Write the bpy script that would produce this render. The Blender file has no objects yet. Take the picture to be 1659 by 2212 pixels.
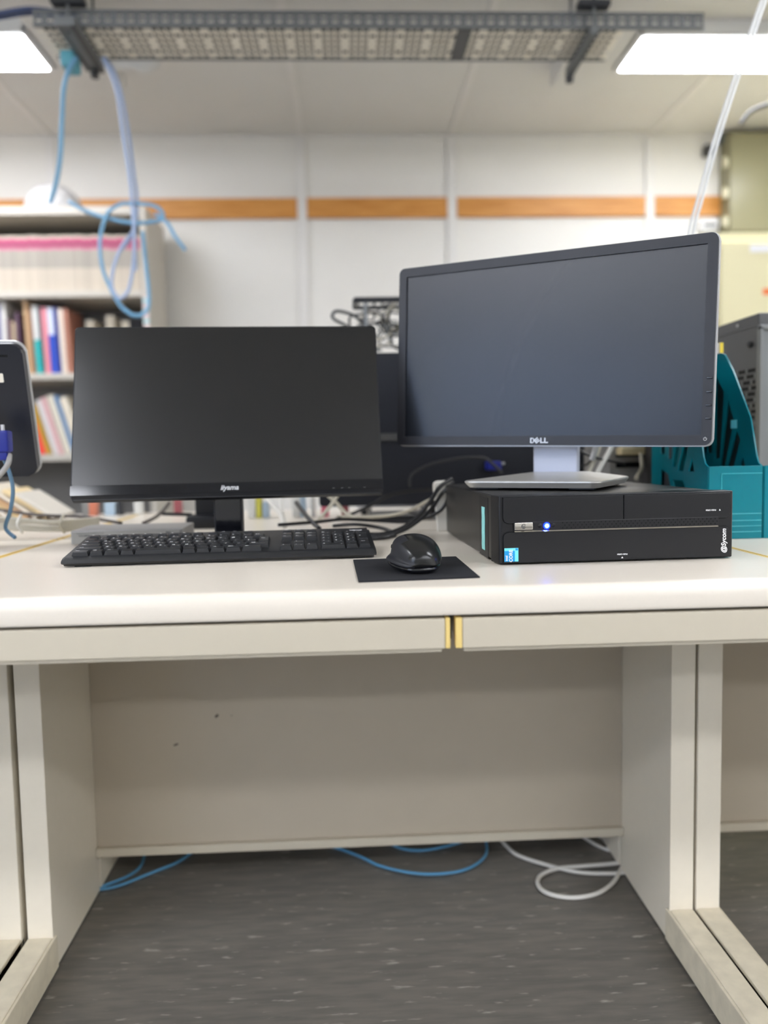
import bpy, bmesh, math, random
from mathutils import Vector, Matrix
random.seed(7)
scn = bpy.context.scene
COL = scn.collection
# ------------------------------------------------------------------ camera
FPX, YAW, PITCH, ROLL = 1739.6, 0.0444, 0.0772, 0.0187
DZ = 0.747                       # desk top height
EYE = Vector((0, 0, DZ + 0.1685))
def cam_axes():
    F = Vector((math.sin(YAW), math.cos(YAW), 0)); R = Vector((math.cos(YAW), -math.sin(YAW), 0)); U = Vector((0, 0, 1))
    c, s = math.cos(PITCH), math.sin(PITCH)
    F2 = F*c - U*s; U2 = U*c + F*s
    c, s = math.cos(ROLL), math.sin(ROLL)
    return R*c - U2*s, U2*c + R*s, F2
CR, CU, CF = cam_axes()
cd = bpy.data.cameras.new('camera'); cam = bpy.data.objects.new('camera', cd); COL.objects.link(cam)
cam.matrix_world = Matrix(((CR.x, CU.x, -CF.x, 0), (CR.y, CU.y, -CF.y, 0), (CR.z, CU.z, -CF.z, EYE.z), (0, 0, 0, 1)))
cd.sensor_fit = 'VERTICAL'; cd.sensor_height = 36.0; cd.lens = FPX/2212*36.0
cd.clip_start = 0.05; cd.clip_end = 60
cd.dof.use_dof = True; cd.dof.focus_distance = 1.2; cd.dof.aperture_fstop = 1.75
scn.camera = cam
# ------------------------------------------------------------------ world, exposure, lamp strength
w = bpy.data.worlds.new('world'); scn.world = w; w.use_nodes = True
w.node_tree.nodes['Background'].inputs[0].default_value = (0.8, 0.85, 1, 1)
w.node_tree.nodes['Background'].inputs[1].default_value = 0.05
scn.view_settings.view_transform = 'Standard'; scn.view_settings.look = 'None'
scn.view_settings.gamma = 1; scn.view_settings.use_curve_mapping = False
scn.view_settings.exposure = 1.56
LAMP = 9.0
WINDOW = 1.1
def ray(px, py):
    return CF + CR*((px-829.5)/FPX) - CU*((py-1106)/FPX)
def at(px, py, Y):
    r = ray(px, py); return EYE + r*(Y/r.y)
def atz(px, py, z):
    r = ray(px, py); return EYE + r*((z-EYE.z)/r.z)
# ------------------------------------------------------------------ materials
def lin(c): return tuple(((v/255)/12.92 if v/255 <= .04045 else (((v/255)+.055)/1.055)**2.4) for v in c)
MATS = {}
def mat(name, rgb, rough=.5, metal=0, emit=0, coat=0, spec=.5, noise=0, nscale=40, bump=0, alpha=1, trans=0, ior=1.45, emcol=None):
    if name in MATS: return MATS[name]
    m = bpy.data.materials.new(name); m.use_nodes = True; nt = m.node_tree; b = nt.nodes['Principled BSDF']
    c = lin(rgb); b.inputs['Base Color'].default_value = (*c, 1); b.inputs['Roughness'].default_value = rough
    b.inputs['Metallic'].default_value = metal; b.inputs['Specular IOR Level'].default_value = spec
    b.inputs['Coat Weight'].default_value = coat; b.inputs['Coat Roughness'].default_value = .08
    b.inputs['Transmission Weight'].default_value = trans; b.inputs['IOR'].default_value = ior
    if emit:
        b.inputs['Emission Color'].default_value = (*(lin(emcol) if emcol else c), 1); b.inputs['Emission Strength'].default_value = emit
    if noise or bump:
        tc = nt.nodes.new('ShaderNodeTexCoord'); n = nt.nodes.new('ShaderNodeTexNoise'); n.inputs['Scale'].default_value = nscale; n.inputs['Detail'].default_value = 4
        nt.links.new(tc.outputs['Object'], n.inputs['Vector'])
        if noise:
            r = nt.nodes.new('ShaderNodeValToRGB'); r.color_ramp.elements[0].position = .3; r.color_ramp.elements[1].position = .7
            r.color_ramp.elements[0].color = (*[v*(1-noise) for v in c], 1); r.color_ramp.elements[1].color = (*[min(1, v*(1+noise)) for v in c], 1)
            nt.links.new(n.outputs['Fac'], r.inputs['Fac']); nt.links.new(r.outputs['Color'], b.inputs['Base Color'])
        if bump:
            bp = nt.nodes.new('ShaderNodeBump'); bp.inputs['Strength'].default_value = bump; bp.inputs['Distance'].default_value = .002
            nt.links.new(n.outputs['Fac'], bp.inputs['Height']); nt.links.new(bp.outputs['Normal'], b.inputs['Normal'])
    MATS[name] = m; return m
def floor_mat():
    m = mat('vinyl_floor', (92, 92, 88), .42); nt = m.node_tree; b = nt.nodes['Principled BSDF']
    tc = nt.nodes.new('ShaderNodeTexCoord')
    def nz(scale, vec, det=5):
        mp = nt.nodes.new('ShaderNodeMapping'); mp.inputs['Scale'].default_value = vec
        n = nt.nodes.new('ShaderNodeTexNoise'); n.inputs['Scale'].default_value = scale; n.inputs['Detail'].default_value = det
        nt.links.new(tc.outputs['Object'], mp.inputs['Vector']); nt.links.new(mp.outputs['Vector'], n.inputs['Vector']); return n
    a = nz(6, (2, 12, 1)); r = nt.nodes.new('ShaderNodeValToRGB')
    r.color_ramp.elements[0].position = .35; r.color_ramp.elements[0].color = (*lin((99, 96, 90)), 1)
    r.color_ramp.elements[1].position = .65; r.color_ramp.elements[1].color = (*lin((116, 111, 103)), 1)
    nt.links.new(a.outputs['Fac'], r.inputs['Fac'])
    f = nz(22, (1, 4.5, 1), 3); r2 = nt.nodes.new('ShaderNodeValToRGB'); r2.color_ramp.elements[0].position = .635; r2.color_ramp.elements[1].position = .74
    nt.links.new(f.outputs['Fac'], r2.inputs['Fac'])
    mx = nt.nodes.new('ShaderNodeMix'); mx.data_type = 'RGBA'; mx.inputs[7].default_value = (*lin((158, 154, 144)), 1)
    nt.links.new(r2.outputs['Color'], mx.inputs[0]); nt.links.new(r.outputs['Color'], mx.inputs[6]); nt.links.new(mx.outputs[2], b.inputs['Base Color'])
    return m
def wood_mat():
    m = mat('pine_rail', (205, 142, 72), .45); nt = m.node_tree; b = nt.nodes['Principled BSDF']
    tc = nt.nodes.new('ShaderNodeTexCoord'); mp = nt.nodes.new('ShaderNodeMapping'); mp.inputs['Scale'].default_value = (1.2, 1, 22)
    n = nt.nodes.new('ShaderNodeTexNoise'); n.inputs['Scale'].default_value = 4; n.inputs['Detail'].default_value = 6
    r = nt.nodes.new('ShaderNodeValToRGB'); r.color_ramp.elements[0].position = .3; r.color_ramp.elements[1].position = .7
    r.color_ramp.elements[0].color = (*lin((196, 128, 55)), 1); r.color_ramp.elements[1].color = (*lin((226, 162, 86)), 1)
    nt.links.new(tc.outputs['Object'], mp.inputs['Vector']); nt.links.new(mp.outputs['Vector'], n.inputs['Vector'])
    nt.links.new(n.outputs['Fac'], r.inputs['Fac']); nt.links.new(r.outputs['Color'], b.inputs['Base Color']); return m
M_wall = mat('painted_wall', (236, 233, 226), .6, noise=.015, nscale=3)
M_ceil = mat('painted_ceiling', (226, 224, 219), .7, noise=.015, nscale=3)
M_floor = floor_mat(); M_wood = wood_mat()
M_strip = mat('wall_strip_paint', (232, 229, 224), .45)
M_top = mat('cream_laminate', (226, 217, 202), .3, noise=.012, nscale=300, spec=.5)
M_steel = mat('cream_painted_steel', (198, 189, 169), .42, noise=.01, nscale=60)
M_leg = mat('cream_steel_lightened', (226, 217, 198), .42, noise=.01, nscale=60)  # drawer steel again, lightened to make up for light missing on the legs
M_foot = mat('worn_foot_paint', (216, 206, 182), .55, noise=.09, nscale=30)
M_panel = mat('grey_beige_panel', (182, 171, 152), .45, noise=.01, nscale=20)
M_yellow = mat('yellow_edge_plastic', (232, 204, 128), .4)
M_scuff = mat('dark_scuff', (96, 90, 82), .8)
M_black = mat('black_plastic', (22, 23, 27), .42, bump=.05, nscale=900)
M_blackgl = mat('gloss_black_plastic', (14, 15, 20), .12, coat=.3)
M_kb = mat('keyboard_black', (32, 33, 35), .42)
M_key = mat('key_plastic', (38, 39, 41), .38)
M_white = mat('white_print', (235, 235, 235), .6)
M_screenD = mat('matte_screen', (24, 27, 33), .26, spec=.5)
M_screenI = mat('satin_screen', (10, 11, 13), .22, spec=1.0)
M_bez = mat('graphite_bezel', (31, 32, 38), .42)
M_silver = mat('silver_plastic', (190, 190, 190), .32, metal=.35)
M_base = mat('brushed_grey_base', (196, 194, 188), .35, metal=.5)
M_neck = mat('light_metal_neck', (188, 192, 205), .42, metal=.25)
M_pc = mat('pc_black_plastic', (15, 16, 20), .38, bump=.03, nscale=1200)
M_pcm = mat('pc_black_steel', (34, 33, 32), .34, noise=.03, nscale=200)
M_hole = mat('dark_hole', (6, 6, 8), .9)
M_chrome = mat('chrome', (215, 212, 205), .12, metal=1)
M_ledglow = mat('led_glow', (60, 90, 255), .4, emit=14, emcol=(0, 8, 255))
M_ledw = mat('led_core', (200, 220, 255), .4, emit=22, emcol=(70, 120, 255))
M_cy1 = mat('sticker_blue', (20, 150, 215), .4); M_cy2 = mat('sticker_cyan', (120, 225, 240), .4)
M_mint = mat('mint_label', (150, 220, 215), .6, noise=.08, nscale=300)
M_pad = mat('mouse_pad_cloth', (22, 23, 28), .85, bump=.2, nscale=1500)
M_mouse = mat('mouse_satin', (26, 27, 27), .22); M_mouseg = mat('mouse_rubber', (30, 31, 36), .5)
M_grey = mat('silver_grey_case', (152, 150, 147), .42)
M_dgrey = mat('dark_grey_paint', (70, 70, 70), .5)
M_wcab = mat('white_cord', (230, 227, 218), .5); M_ocab = mat('ivory_cord', (196, 190, 172), .5)
M_bcab = mat('black_cord', (24, 24, 26), .35); M_blue = mat('blue_network_cord', (120, 172, 205), .45)
M_blue2 = mat('floor_blue_cord', (95, 160, 200), .45)
M_vga = mat('blue_plug', (18, 32, 125), .4)
M_teal = mat('teal_plastic', (0, 120, 134), .25, spec=.35)
M_tealD = mat('teal_plastic_side', (4, 120, 130), .3)
M_galv = mat('galvanised_steel', (118, 121, 122), .5, metal=.35)
M_tray = mat('tray_underside', (238, 232, 218), .5)
M_dark = mat('dark_clamp', (50, 52, 56), .5)
M_cab1 = mat('cream_cabinet', (226, 218, 176), .4); M_cab2 = mat('olive_cream_door', (148, 143, 112), .25)
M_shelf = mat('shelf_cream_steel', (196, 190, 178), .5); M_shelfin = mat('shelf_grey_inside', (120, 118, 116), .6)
M_paper = mat('paper', (232, 226, 212), .8)
M_lampbody = mat('lamp_housing', (225, 225, 222), .5)
M_lamp = mat('lamp_diffuser', (255, 253, 248), .5, emit=LAMP, emcol=(244, 247, 255))
M_win = mat('added_window_glow', (225, 235, 255), .5, emit=WINDOW, emcol=(170, 205, 255))
# ------------------------------------------------------------------ mesh builder
class B:
    def __init__(s, M=None): s.bm = bmesh.new(); s.M = M or Matrix()
    def _add(s, t, mi, M=None):
        bmesh.ops.recalc_face_normals(t, faces=t.faces)
        t.transform(s.M @ (M or Matrix()))
        for f in t.faces: f.material_index = mi; f.smooth = True
        me = bpy.data.meshes.new('tmp'); t.to_mesh(me); t.free(); s.bm.from_mesh(me); bpy.data.meshes.remove(me); return s
    def box(s, x0, x1, y0, y1, z0, z1, bev=0, mi=0, seg=2, M=None):
        t = bmesh.new(); bmesh.ops.create_cube(t, size=1)
        for v in t.verts: v.co = Vector(((x0+x1)/2+v.co.x*(x1-x0), (y0+y1)/2+v.co.y*(y1-y0), (z0+z1)/2+v.co.z*(z1-z0)))
        if bev: bmesh.ops.bevel(t, geom=t.edges[:], offset=bev, segments=seg, profile=.5, affect='EDGES')
        return s._add(t, mi, M)
    def prism(s, pts, lo, hi, axis='z', mi=0, bev=0, M=None, holes=None):
        """outline pts (2-D) extruded along axis between lo and hi; z:(x,y) y:(x,z) x:(y,z)"""
        t = bmesh.new()
        def p3(p, h): return {'z': (p[0], p[1], h), 'y': (p[0], h, p[1]), 'x': (h, p[0], p[1])}[axis]
        if holes:
            cu = bpy.data.curves.new('c', 'CURVE'); cu.dimensions = '2D'; cu.fill_mode = 'BOTH'
            for loop in [pts]+holes:
                sp = cu.splines.new('POLY'); sp.points.add(len(loop)-1); sp.use_cyclic_u = True
                for k, q in enumerate(loop): sp.points[k].co = (q[0], q[1], 0, 1)
            cu.extrude = abs(hi-lo)/2
            o = bpy.data.objects.new('c', cu); COL.objects.link(o); bpy.context.view_layer.update()
            me = bpy.data.meshes.new_from_object(o.evaluated_get(bpy.context.evaluated_depsgraph_get()))
            t.from_mesh(me); bpy.data.objects.remove(o); bpy.data.curves.remove(cu); bpy.data.meshes.remove(me)
            mid = (lo+hi)/2
            for v in t.verts: v.co = Vector(p3((v.co.x, v.co.y), mid+v.co.z))
            bmesh.ops.remove_doubles(t, verts=t.verts, dist=1e-6)
        else:
            a = [t.verts.new(p3(p, lo)) for p in pts]; b = [t.verts.new(p3(p, hi)) for p in pts]; n = len(pts)
            t.faces.new(a); t.faces.new(b[::-1])
            for i in range(n): t.faces.new((a[i], b[i], b[(i+1) % n], a[(i+1) % n]))
            if bev: bmesh.ops.bevel(t, geom=t.edges[:], offset=bev, segments=2, profile=.5, affect='EDGES')
        return s._add(t, mi, M)
    def cyl(s, p0, p1, r, r2=None, n=20, mi=0, M=None):
        return s.tube([p0, p1], r, n, mi, r2=r2, smooth=False, M=M)
    def tube(s, pts, r, n=8, mi=0, r2=None, smooth=True, M=None):
        P = [Vector(p) for p in pts]
        if smooth and len(P) > 2:
            Q = []
            for i in range(len(P)-1):
                a = P[max(i-1, 0)]; b = P[i]; c = P[i+1]; d = P[min(i+2, len(P)-1)]
                for k in range(6):
                    u = k/6; Q.append(.5*((2*b)+(c-a)*u+(2*a-5*b+4*c-d)*u*u+(3*b-a-3*c+d)*u**3))
            P = Q+[P[-1]]
        t = bmesh.new(); rings = []; N = len(P)
        T = [(P[min(i+1, N-1)]-P[max(i-1, 0)]).normalized() for i in range(N)]
        up = Vector((0, 0, 1)) if abs(T[0].z) < .9 else Vector((1, 0, 0)); nr = T[0].cross(up).normalized()
        for i in range(N):
            nr = (nr - T[i]*nr.dot(T[i])).normalized(); bn = T[i].cross(nr)
            rr = r if r2 is None else r+(r2-r)*i/(N-1)
            rings.append([t.verts.new(P[i]+(nr*math.cos(2*math.pi*k/n)+bn*math.sin(2*math.pi*k/n))*rr) for k in range(n)])
        for i in range(N-1):
            for k in range(n): t.faces.new((rings[i][k], rings[i][(k+1) % n], rings[i+1][(k+1) % n], rings[i+1][k]))
        t.faces.new(rings[0]); t.faces.new(rings[-1][::-1])
        return s._add(t, mi, M)
    def lathe(s, prof, n=32, mi=0, M=None):
        t = bmesh.new(); R = []
        for r, z in prof: R.append([t.verts.new((max(r, 1e-5)*math.cos(2*math.pi*k/n), max(r, 1e-5)*math.sin(2*math.pi*k/n), z)) for k in range(n)])
        for i in range(len(R)-1):
            for k in range(n): t.faces.new((R[i][k], R[i][(k+1) % n], R[i+1][(k+1) % n], R[i+1][k]))
        t.faces.new(R[0][::-1]); t.faces.new(R[-1]); return s._add(t, mi, M)
    def verts_faces(s, V, F, mi=0, M=None):
        t = bmesh.new(); vs = [t.verts.new(v) for v in V]
        for f in F: t.faces.new([vs[i] for i in f])
        return s._add(t, mi, M)
    def text(s, body, size, M, mi=0, ext=.00015, bold=False, align='CENTER', shear=0):
        cu = bpy.data.curves.new('t', 'FONT'); cu.body = body; cu.size = size; cu.extrude = ext; cu.align_x = align; cu.align_y = 'CENTER'; cu.resolution_u = 3
        if bold: cu.offset = size*.025
        cu.shear = shear
        o = bpy.data.objects.new('t', cu); COL.objects.link(o); bpy.context.view_layer.update()
        me = bpy.data.meshes.new_from_object(o.evaluated_get(bpy.context.evaluated_depsgraph_get()))
        t = bmesh.new(); t.from_mesh(me); bpy.data.objects.remove(o); bpy.data.curves.remove(cu); bpy.data.meshes.remove(me)
        return s._add(t, mi, M)
ROOTLOC = {}
def obj(name, b, mats, parent=None, angle=35):
    me = bpy.data.meshes.new(name)
    if parent is not None:
        r = parent
        while r.parent: r = r.parent
        off = Vector(r.location); loc = Vector((0, 0, 0))
        if parent.parent is None and parent.type == 'MESH': pass
    else:
        vs = [v.co for v in b.bm.verts]
        off = Vector(((min(v.x for v in vs)+max(v.x for v in vs))/2, (min(v.y for v in vs)+max(v.y for v in vs))/2, min(v.z for v in vs))); loc = off
    b.bm.transform(Matrix.Translation(-off)); b.bm.to_mesh(me); b.bm.free()
    for m in (mats if isinstance(mats, (list, tuple)) else [mats]): me.materials.append(m)
    me.set_sharp_from_angle(angle=math.radians(angle))
    o = bpy.data.objects.new(name, me); COL.objects.link(o); o.location = loc
    if angle < 60:
        wn_ = o.modifiers.new('weighted', 'WEIGHTED_NORMAL'); wn_.keep_sharp = True
    if parent is not None: o.parent = parent
    return o
def tag(o, label=None, cat=None, group=None, kind=None):
    if label: o['label'] = label
    if cat: o['category'] = cat
    if group: o['group'] = group
    if kind: o['kind'] = kind
    return o
def thing(name, label, cat, loc, group=None):
    o = bpy.data.objects.new(name, None); COL.objects.link(o); o.location = loc; o.empty_display_size = .05
    return tag(o, label, cat, group)
def struct(name, b, m): return tag(obj(name, b, m), kind='structure')
def copy_tree(o, parent=None, dloc=None):
    c = o.copy(); COL.objects.link(c); c.parent = parent
    if dloc is not None: c.location = Vector(o.location)+Vector(dloc)
    for ch in list(o.children): copy_tree(ch, c)
    return c
def T(x, y, z): return Matrix.Translation((x, y, z))
def RX(a): return Matrix.Rotation(a, 4, 'X')
def RY(a): return Matrix.Rotation(a, 4, 'Y')
def RZ(a): return Matrix.Rotation(a, 4, 'Z')
FACE = RX(math.pi/2)             # text standing upright, readable from -Y
# ================================================================== room
YW = 4.1
ZC = at(650, 293, YW).z
X0, X1, Y0 = -3.8, 3.8, -6.0
struct('floor', B().box(X0, X1, Y0, YW, -.1, 0), M_floor)
struct('ceiling', B().box(X0, X1, Y0, YW, ZC, ZC+.1), M_ceil)
struct('wall_back', B().box(X0, X1, YW, YW+.1, 0, ZC), M_wall)
struct('wall_right', B().box(X1, X1+.1, Y0, YW, 0, ZC), M_wall)
struct('wall_front', B().box(X0, X1, Y0-.1, Y0, 0, ZC), M_wall)
WY0, WY1, WZ0, WZ1 = -4.4, -.85, .95, 2.2
b = B().box(X0-.1, X0, Y0, WY0, 0, ZC).box(X0-.1, X0, WY1, YW, 0, ZC).box(X0-.1, X0, WY0, WY1, 0, WZ0).box(X0-.1, X0, WY0, WY1, WZ1, ZC)
struct('wall_left', b, M_wall)
wn = B().box(X0-.08, X0-.06, WY0, WY1, WZ0, WZ1)
for k in range(5):
    y = WY0+(WY1-WY0)*k/4; wn.box(X0-.06, X0-.02, y-.02, y+.02, WZ0, WZ1, mi=1)
struct('added_window_1', wn, [M_win, M_lampbody])  # unseen window added to give the right monitor its bluish reflection
# vertical cover strips on the wall and their runs over the ceiling
sx = [at(p, 300, YW).x for p in (649, 974, 1403)]
sx = [sx[0]-1.21] + sx + [sx[2]+.9]
n = 1
for x in sx:
    struct('trim_%d' % n, B().box(x-.024, x+.024, YW-.016, YW, 0, ZC-.012, .003), M_strip); n += 1
    struct('trim_%d' % n, B().box(x-.015, x+.015, 0.5, YW-.02, ZC-.006, ZC, .002), M_strip); n += 1
struct('trim_%d' % n, B().box(X0, X1, YW-.012, YW, ZC-.018, ZC, .002), M_strip); n += 1
zt, zb = at(800, 429, YW).z, at(800, 472, YW).z
edges = [X0]+sx+[X1]
b = B()
for a, c in zip(edges[:-1], edges[1:]): b.box(a+(.024 if a != X0 else 0), c-(.024 if c != X1 else 0), YW-.02, YW, zb, zt, .003)
b.box(X0, X1, YW-.006, YW, zb, zt)
tag(obj('trim_%d' % n, b, M_wood), kind='structure'); n += 1
struct('baseboard_back', B().box(X0, X1, YW-.01, YW, 0, .07, .002), M_dgrey)
# two long boxed-in beams along the ceiling
for k, (a, c) in enumerate(((-1.07, -.86), (.87, 1.07))):
    struct('trim_%d' % n, B().box(a, c, Y0, 3.42, ZC-.075, ZC, .004), M_ceil); n += 1
# ceiling lamps
LB = [(-1.735, 3.16), (1.735, 3.16)] + [(x_, y_) for y_ in (-.505, -1.62, -3.5) for x_ in (-3.02, -1.76, 1.755, 3.015)] + [(-1.76, 1.39), (1.755, 1.39), (0, -3.5)]  # first two seen; rearmost row and overhead pair are unseen lamps added to brighten
lampname = {0: 'lit ceiling lamp at top left beside hanging blue cords', 1: 'lit ceiling lamp at top right behind slanting white cord'}
for k, (lx, ly) in enumerate(LB):
    t = thing('ceiling_light', lampname.get(k, 'long ceiling lamp outside the view, in rows partly added for fill'), 'ceiling light', (lx, ly, ZC), None if k < 2 else 'ceiling lamps out of view')
    ws, d = .62, .127
    obj('housing', B().box(lx-ws-.02, lx+ws+.02, ly-d-.02, ly+d+.02, ZC-.055, ZC, .004).box(lx-ws-.02, lx-ws, ly-d-.02, ly+d+.02, ZC-.06, ZC-.03, .002).box(lx+ws, lx+ws+.02, ly-d-.02, ly+d+.02, ZC-.06, ZC-.03, .002), M_lampbody, t)
    obj('diffuser', B().box(lx-ws, lx+ws, ly-d, ly+d, ZC-.062, ZC-.054, .003), M_lamp, t)
# ================================================================== desks
YF, YB = .9633, 1.6514
XL, XR = -.5833, .6158
YL = 1.3885
def make_desk(label, grp):
    t = thing('office_desk', label, 'desk', ((XL+XR)/2, (YF+YB)/2, 0), grp)
    # desktop slab with a rounded nose
    prof = [(YF+.002, DZ-.034), (YF, DZ-.030), (YF, DZ-.018), (YF+.0015, DZ-.0095), (YF+.006, DZ-.0035), (YF+.013, DZ), (YB, DZ), (YB, DZ-.030), (YF+.03, DZ-.030), (YF+.03, DZ-.034)]
    obj('desktop', B().prism(prof, XL+.003, XR-.003, 'x'), M_top, t, 50)
    for sgn, x in ((-1, XL), (1, XR)):
        obj('edge_strip', B().box(min(x, x-sgn*.0035), max(x, x-sgn*.0035), YF+.008, YB, DZ-.028, DZ+.0004), M_yellow, t)
    xs = at(963, 1370, YF).x, at(974, 1370, YF).x, at(985, 1370, YF).x, at(1000, 1370, YF).x
    zt_, zb_ = DZ-.0385, DZ-.0765
    for a, c, cap in ((XL+.01, xs[0], (xs[0], xs[1])), (xs[3], XR-.01, (xs[2], xs[3]))):
        dr = obj('drawer', B().box(a, c, YF+.004, YF+.35, zb_, zt_, .002).box(a+.002, c-.004, YF+.009, YF+.34, zb_-.005, zb_+.002, .001), M_steel, t)
        obj('end_cap', B().box(cap[0]+.0002, cap[1]-.0002, YF+.0035, YF+.02, zb_+.0005, zt_+.0005, .0012), M_yellow, dr)
    obj('drawer_housing', B().box(XL+.05, XR-.05, YF+.36, YF+.42, DZ-.09, DZ-.031).box(XL+.05, XR-.05, YF+.02, YF+.36, DZ-.0365, DZ-.031).box(xs[1]+.0015, xs[2]-.0015, YF+.03, YF+.3, DZ-.07, DZ-.0365), M_dgrey, t)
    for s, x in ((1, XL), (-1, XR)):
        a, c = (x+.001, x+.0452) if s > 0 else (x-.0449, x-.001)
        lg = obj('leg', B().box(a, c, YL, YB, .004, DZ-.031, .0015), M_leg, t)
        a2, c2 = (a, c+.004) if s > 0 else (a-.004, c)
        obj('foot', B().box(a, c, YL-.42, YL-.0005, .004, .0676, .004).box(a2, c2, YL-.42, YL+.012, .004, .0646, .003), M_foot, lg)
        obj('glide', B().cyl(((a+c)/2, YL-.40, 0), ((a+c)/2, YL-.40, .006), .014).cyl(((a+c)/2, YB-.03, 0), ((a+c)/2, YB-.03, .006), .014), M_black, lg)
    zp = DZ-.6618
    mp = obj('modesty_panel', B().box(XL+.0455, XR-.0453, YB-.006, YB, zp+.004, DZ-.031, .0008), M_panel, t)
    obj('bottom_rail', B().box(XL+.0455, XR-.0453, YB-.02, YB-.006, zp, zp+.018, .002), M_steel, mp)
    return t, mp
desk, mpanel = make_desk('cream steel office desk in the middle carrying both monitors', 'cream office desks in the two rows')
for px, py, w_, h_, a in ((468, 1547, .012, .006, .7), (380, 1609, .014, .004, .35), (500, 1546, .004, .0015, .2)):
    p = at(px, py, YB-.0075)
    obj('scuff_mark', B().prism([(math.cos(q*math.pi/4)*w_/2*(1 if q % 2 else .75), math.sin(q*math.pi/4)*h_/2) for q in range(8)], -.0004, .0004, 'y', M=T(p.x, YB-.0062, p.z) @ RY(-a)), M_scuff, mpanel)
copies = [((-1.2075, 0, 0), 'cream office desk on the left with the small black monitor'), ((1.2025, 0, 0), 'cream office desk on the right holding the teal file box')]
for d, lb in copies:
    c = copy_tree(desk, None, d); c['label'] = lb
    for m in list(c.children):
        for q in list(m.children):
            if q.name.startswith('scuff'): bpy.data.objects.remove(q)
for k, (dx, lb) in enumerate(((-1.2075, 'far desk at the left behind the cable bundle'), (0, 'far middle desk behind both monitors'), (1.2025, 'far desk at the right under the computer tower'))):
    c = copy_tree(desk); c.rotation_euler.z = math.pi; c.location = (((XL+XR)/2)+dx, YB+.012+(YB-YF)/2, 0); c['label'] = lb; 
    for m in list(c.children):
        for q in list(m.children):
            if q.name.startswith('scuff'): bpy.data.objects.remove(q)
# ================================================================== left monitor (wide, glossy chin)
def basis(c, rz, tilt, roll):
    ex = Vector((math.cos(rz), math.sin(rz), 0)); n_ = Vector((-math.sin(rz), math.cos(rz), 0)); up = Vector((0, 0, 1))*math.cos(tilt)+n_*math.sin(tilt)
    e = ex*math.cos(roll)+up*math.sin(roll); u = up*math.cos(roll)-ex*math.sin(roll); f = u.cross(e)
    return Matrix(((e.x, f.x, u.x, c[0]), (e.y, f.y, u.y, c[1]), (e.z, f.z, u.z, c[2]), (0, 0, 0, 1)))
def rrect(x0, x1, z0, z1, r, n=5):
    P = []
    for cx, cz, a0 in ((x1-r, z0+r, -90), (x1-r, z1-r, 0), (x0+r, z1-r, 90), (x0+r, z0+r, 180)):
        for k in range(n+1):
            a = math.radians(a0+90*k/n); P.append((cx+r*math.cos(a), cz+r*math.sin(a)))
    return P
MI = basis((-.2069, 1.4184, DZ+.0918), .0559, .2685, .001)
t = thing('monitor', 'wide black monitor with glossy chin standing behind the keyboard', 'monitor', (-.22, 1.50, DZ), 'monitors on the desks')
WI, HI = .541, .318
obj('rear_shell', B(MI).prism(rrect(-WI/2, WI/2, 0, HI, .006), .002, .018, 'y', bev=.001).prism(rrect(-.17, .17, .04, .26, .02), .018, .045, 'y', bev=.004), M_black, t)
scr = obj('screen', B(MI).prism(rrect(-WI/2+.0025, WI/2-.0025, .0255, HI-.0025, .003), -.0002, .003, 'y'), M_screenI, t)
ch = obj('chin', B(MI).prism(rrect(-WI/2, WI/2, .0075, .0252, .002), -.0022, .004, 'y', bev=.0003), M_blackgl, t)
obj('lower_edge', B(MI).prism([(-.0012, .0076), (.012, .0076), (.014, -.002), (.003, -.0005)], -WI/2+.003, WI/2-.001, 'x'), M_black, t)
obj('maker_mark', B(MI).text('iiyama', .0125, T(0, -.0024, .0155) @ FACE, bold=True, shear=.25), mat('grey_mark', (190, 190, 190), .4), ch)
b = B(MI)
for k, x in enumerate((.18, .195, .208, .235)): b.box(x, x+.004, -.0024, -.002, .010, .0106)
obj('button_marks', b, mat('dim_mark', (120, 120, 120), .5), ch)
obj('neck', B(T(-.218, 0, DZ)).box(-.0235, .0235, 1.468, 1.490, .008, .16, .003).box(-.0255, -.0225, 1.470, 1.492, .008, .15, .001, mi=1).box(.0225, .0255, 1.470, 1.492, .008, .15, .001, mi=1), [M_blackgl, M_black], t)
obj('base', B(T(-.218, 0, DZ)).prism(rrect(-.09, .09, 1.432, 1.60, .02), 0, .008, 'z', bev=.002), M_blackgl, t)
# ================================================================== right monitor on the computer
MD = basis((.3371, 1.4015, DZ+.1877), -.5506, .0311, -.0193)
t = thing('monitor', 'larger grey-black monitor turned sideways on top of the computer', 'monitor', (.345, 1.38, DZ+.0995), 'monitors on the desks')
sw, sh = .531/2, .299
bz, bb, bt = .0155, .0165, .0165
outer = rrect(-sw-bz, sw+bz, -bb, sh+bt, .011); inner = [(-sw, 0), (sw, 0), (sw, sh), (-sw, sh)]
bez = obj('bezel', B(MD).prism(outer, -.002, .006, 'y', holes=[inner]), M_bez, t)
obj('screen', B(MD).box(-sw-.0005, sw+.0005, .0012, .005, -.0005, sh+.0005), M_screenD, t)
obj('rim', B(MD).prism(rrect(-sw-bz-.002, sw+bz+.002, -bb-.002, sh+bt+.002, .0125), .0052, .018, 'y', bev=.0012), M_silver, t)
obj('rear_shell', B(MD).prism(rrect(-sw-bz, sw+bz, -bb, sh+bt, .012), .018, .026, 'y', bev=.003).prism(rrect(-.20, .20, .02, .27, .03), .026, .05, 'y', bev=.008), M_black, t)
lg = B(MD)
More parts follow.
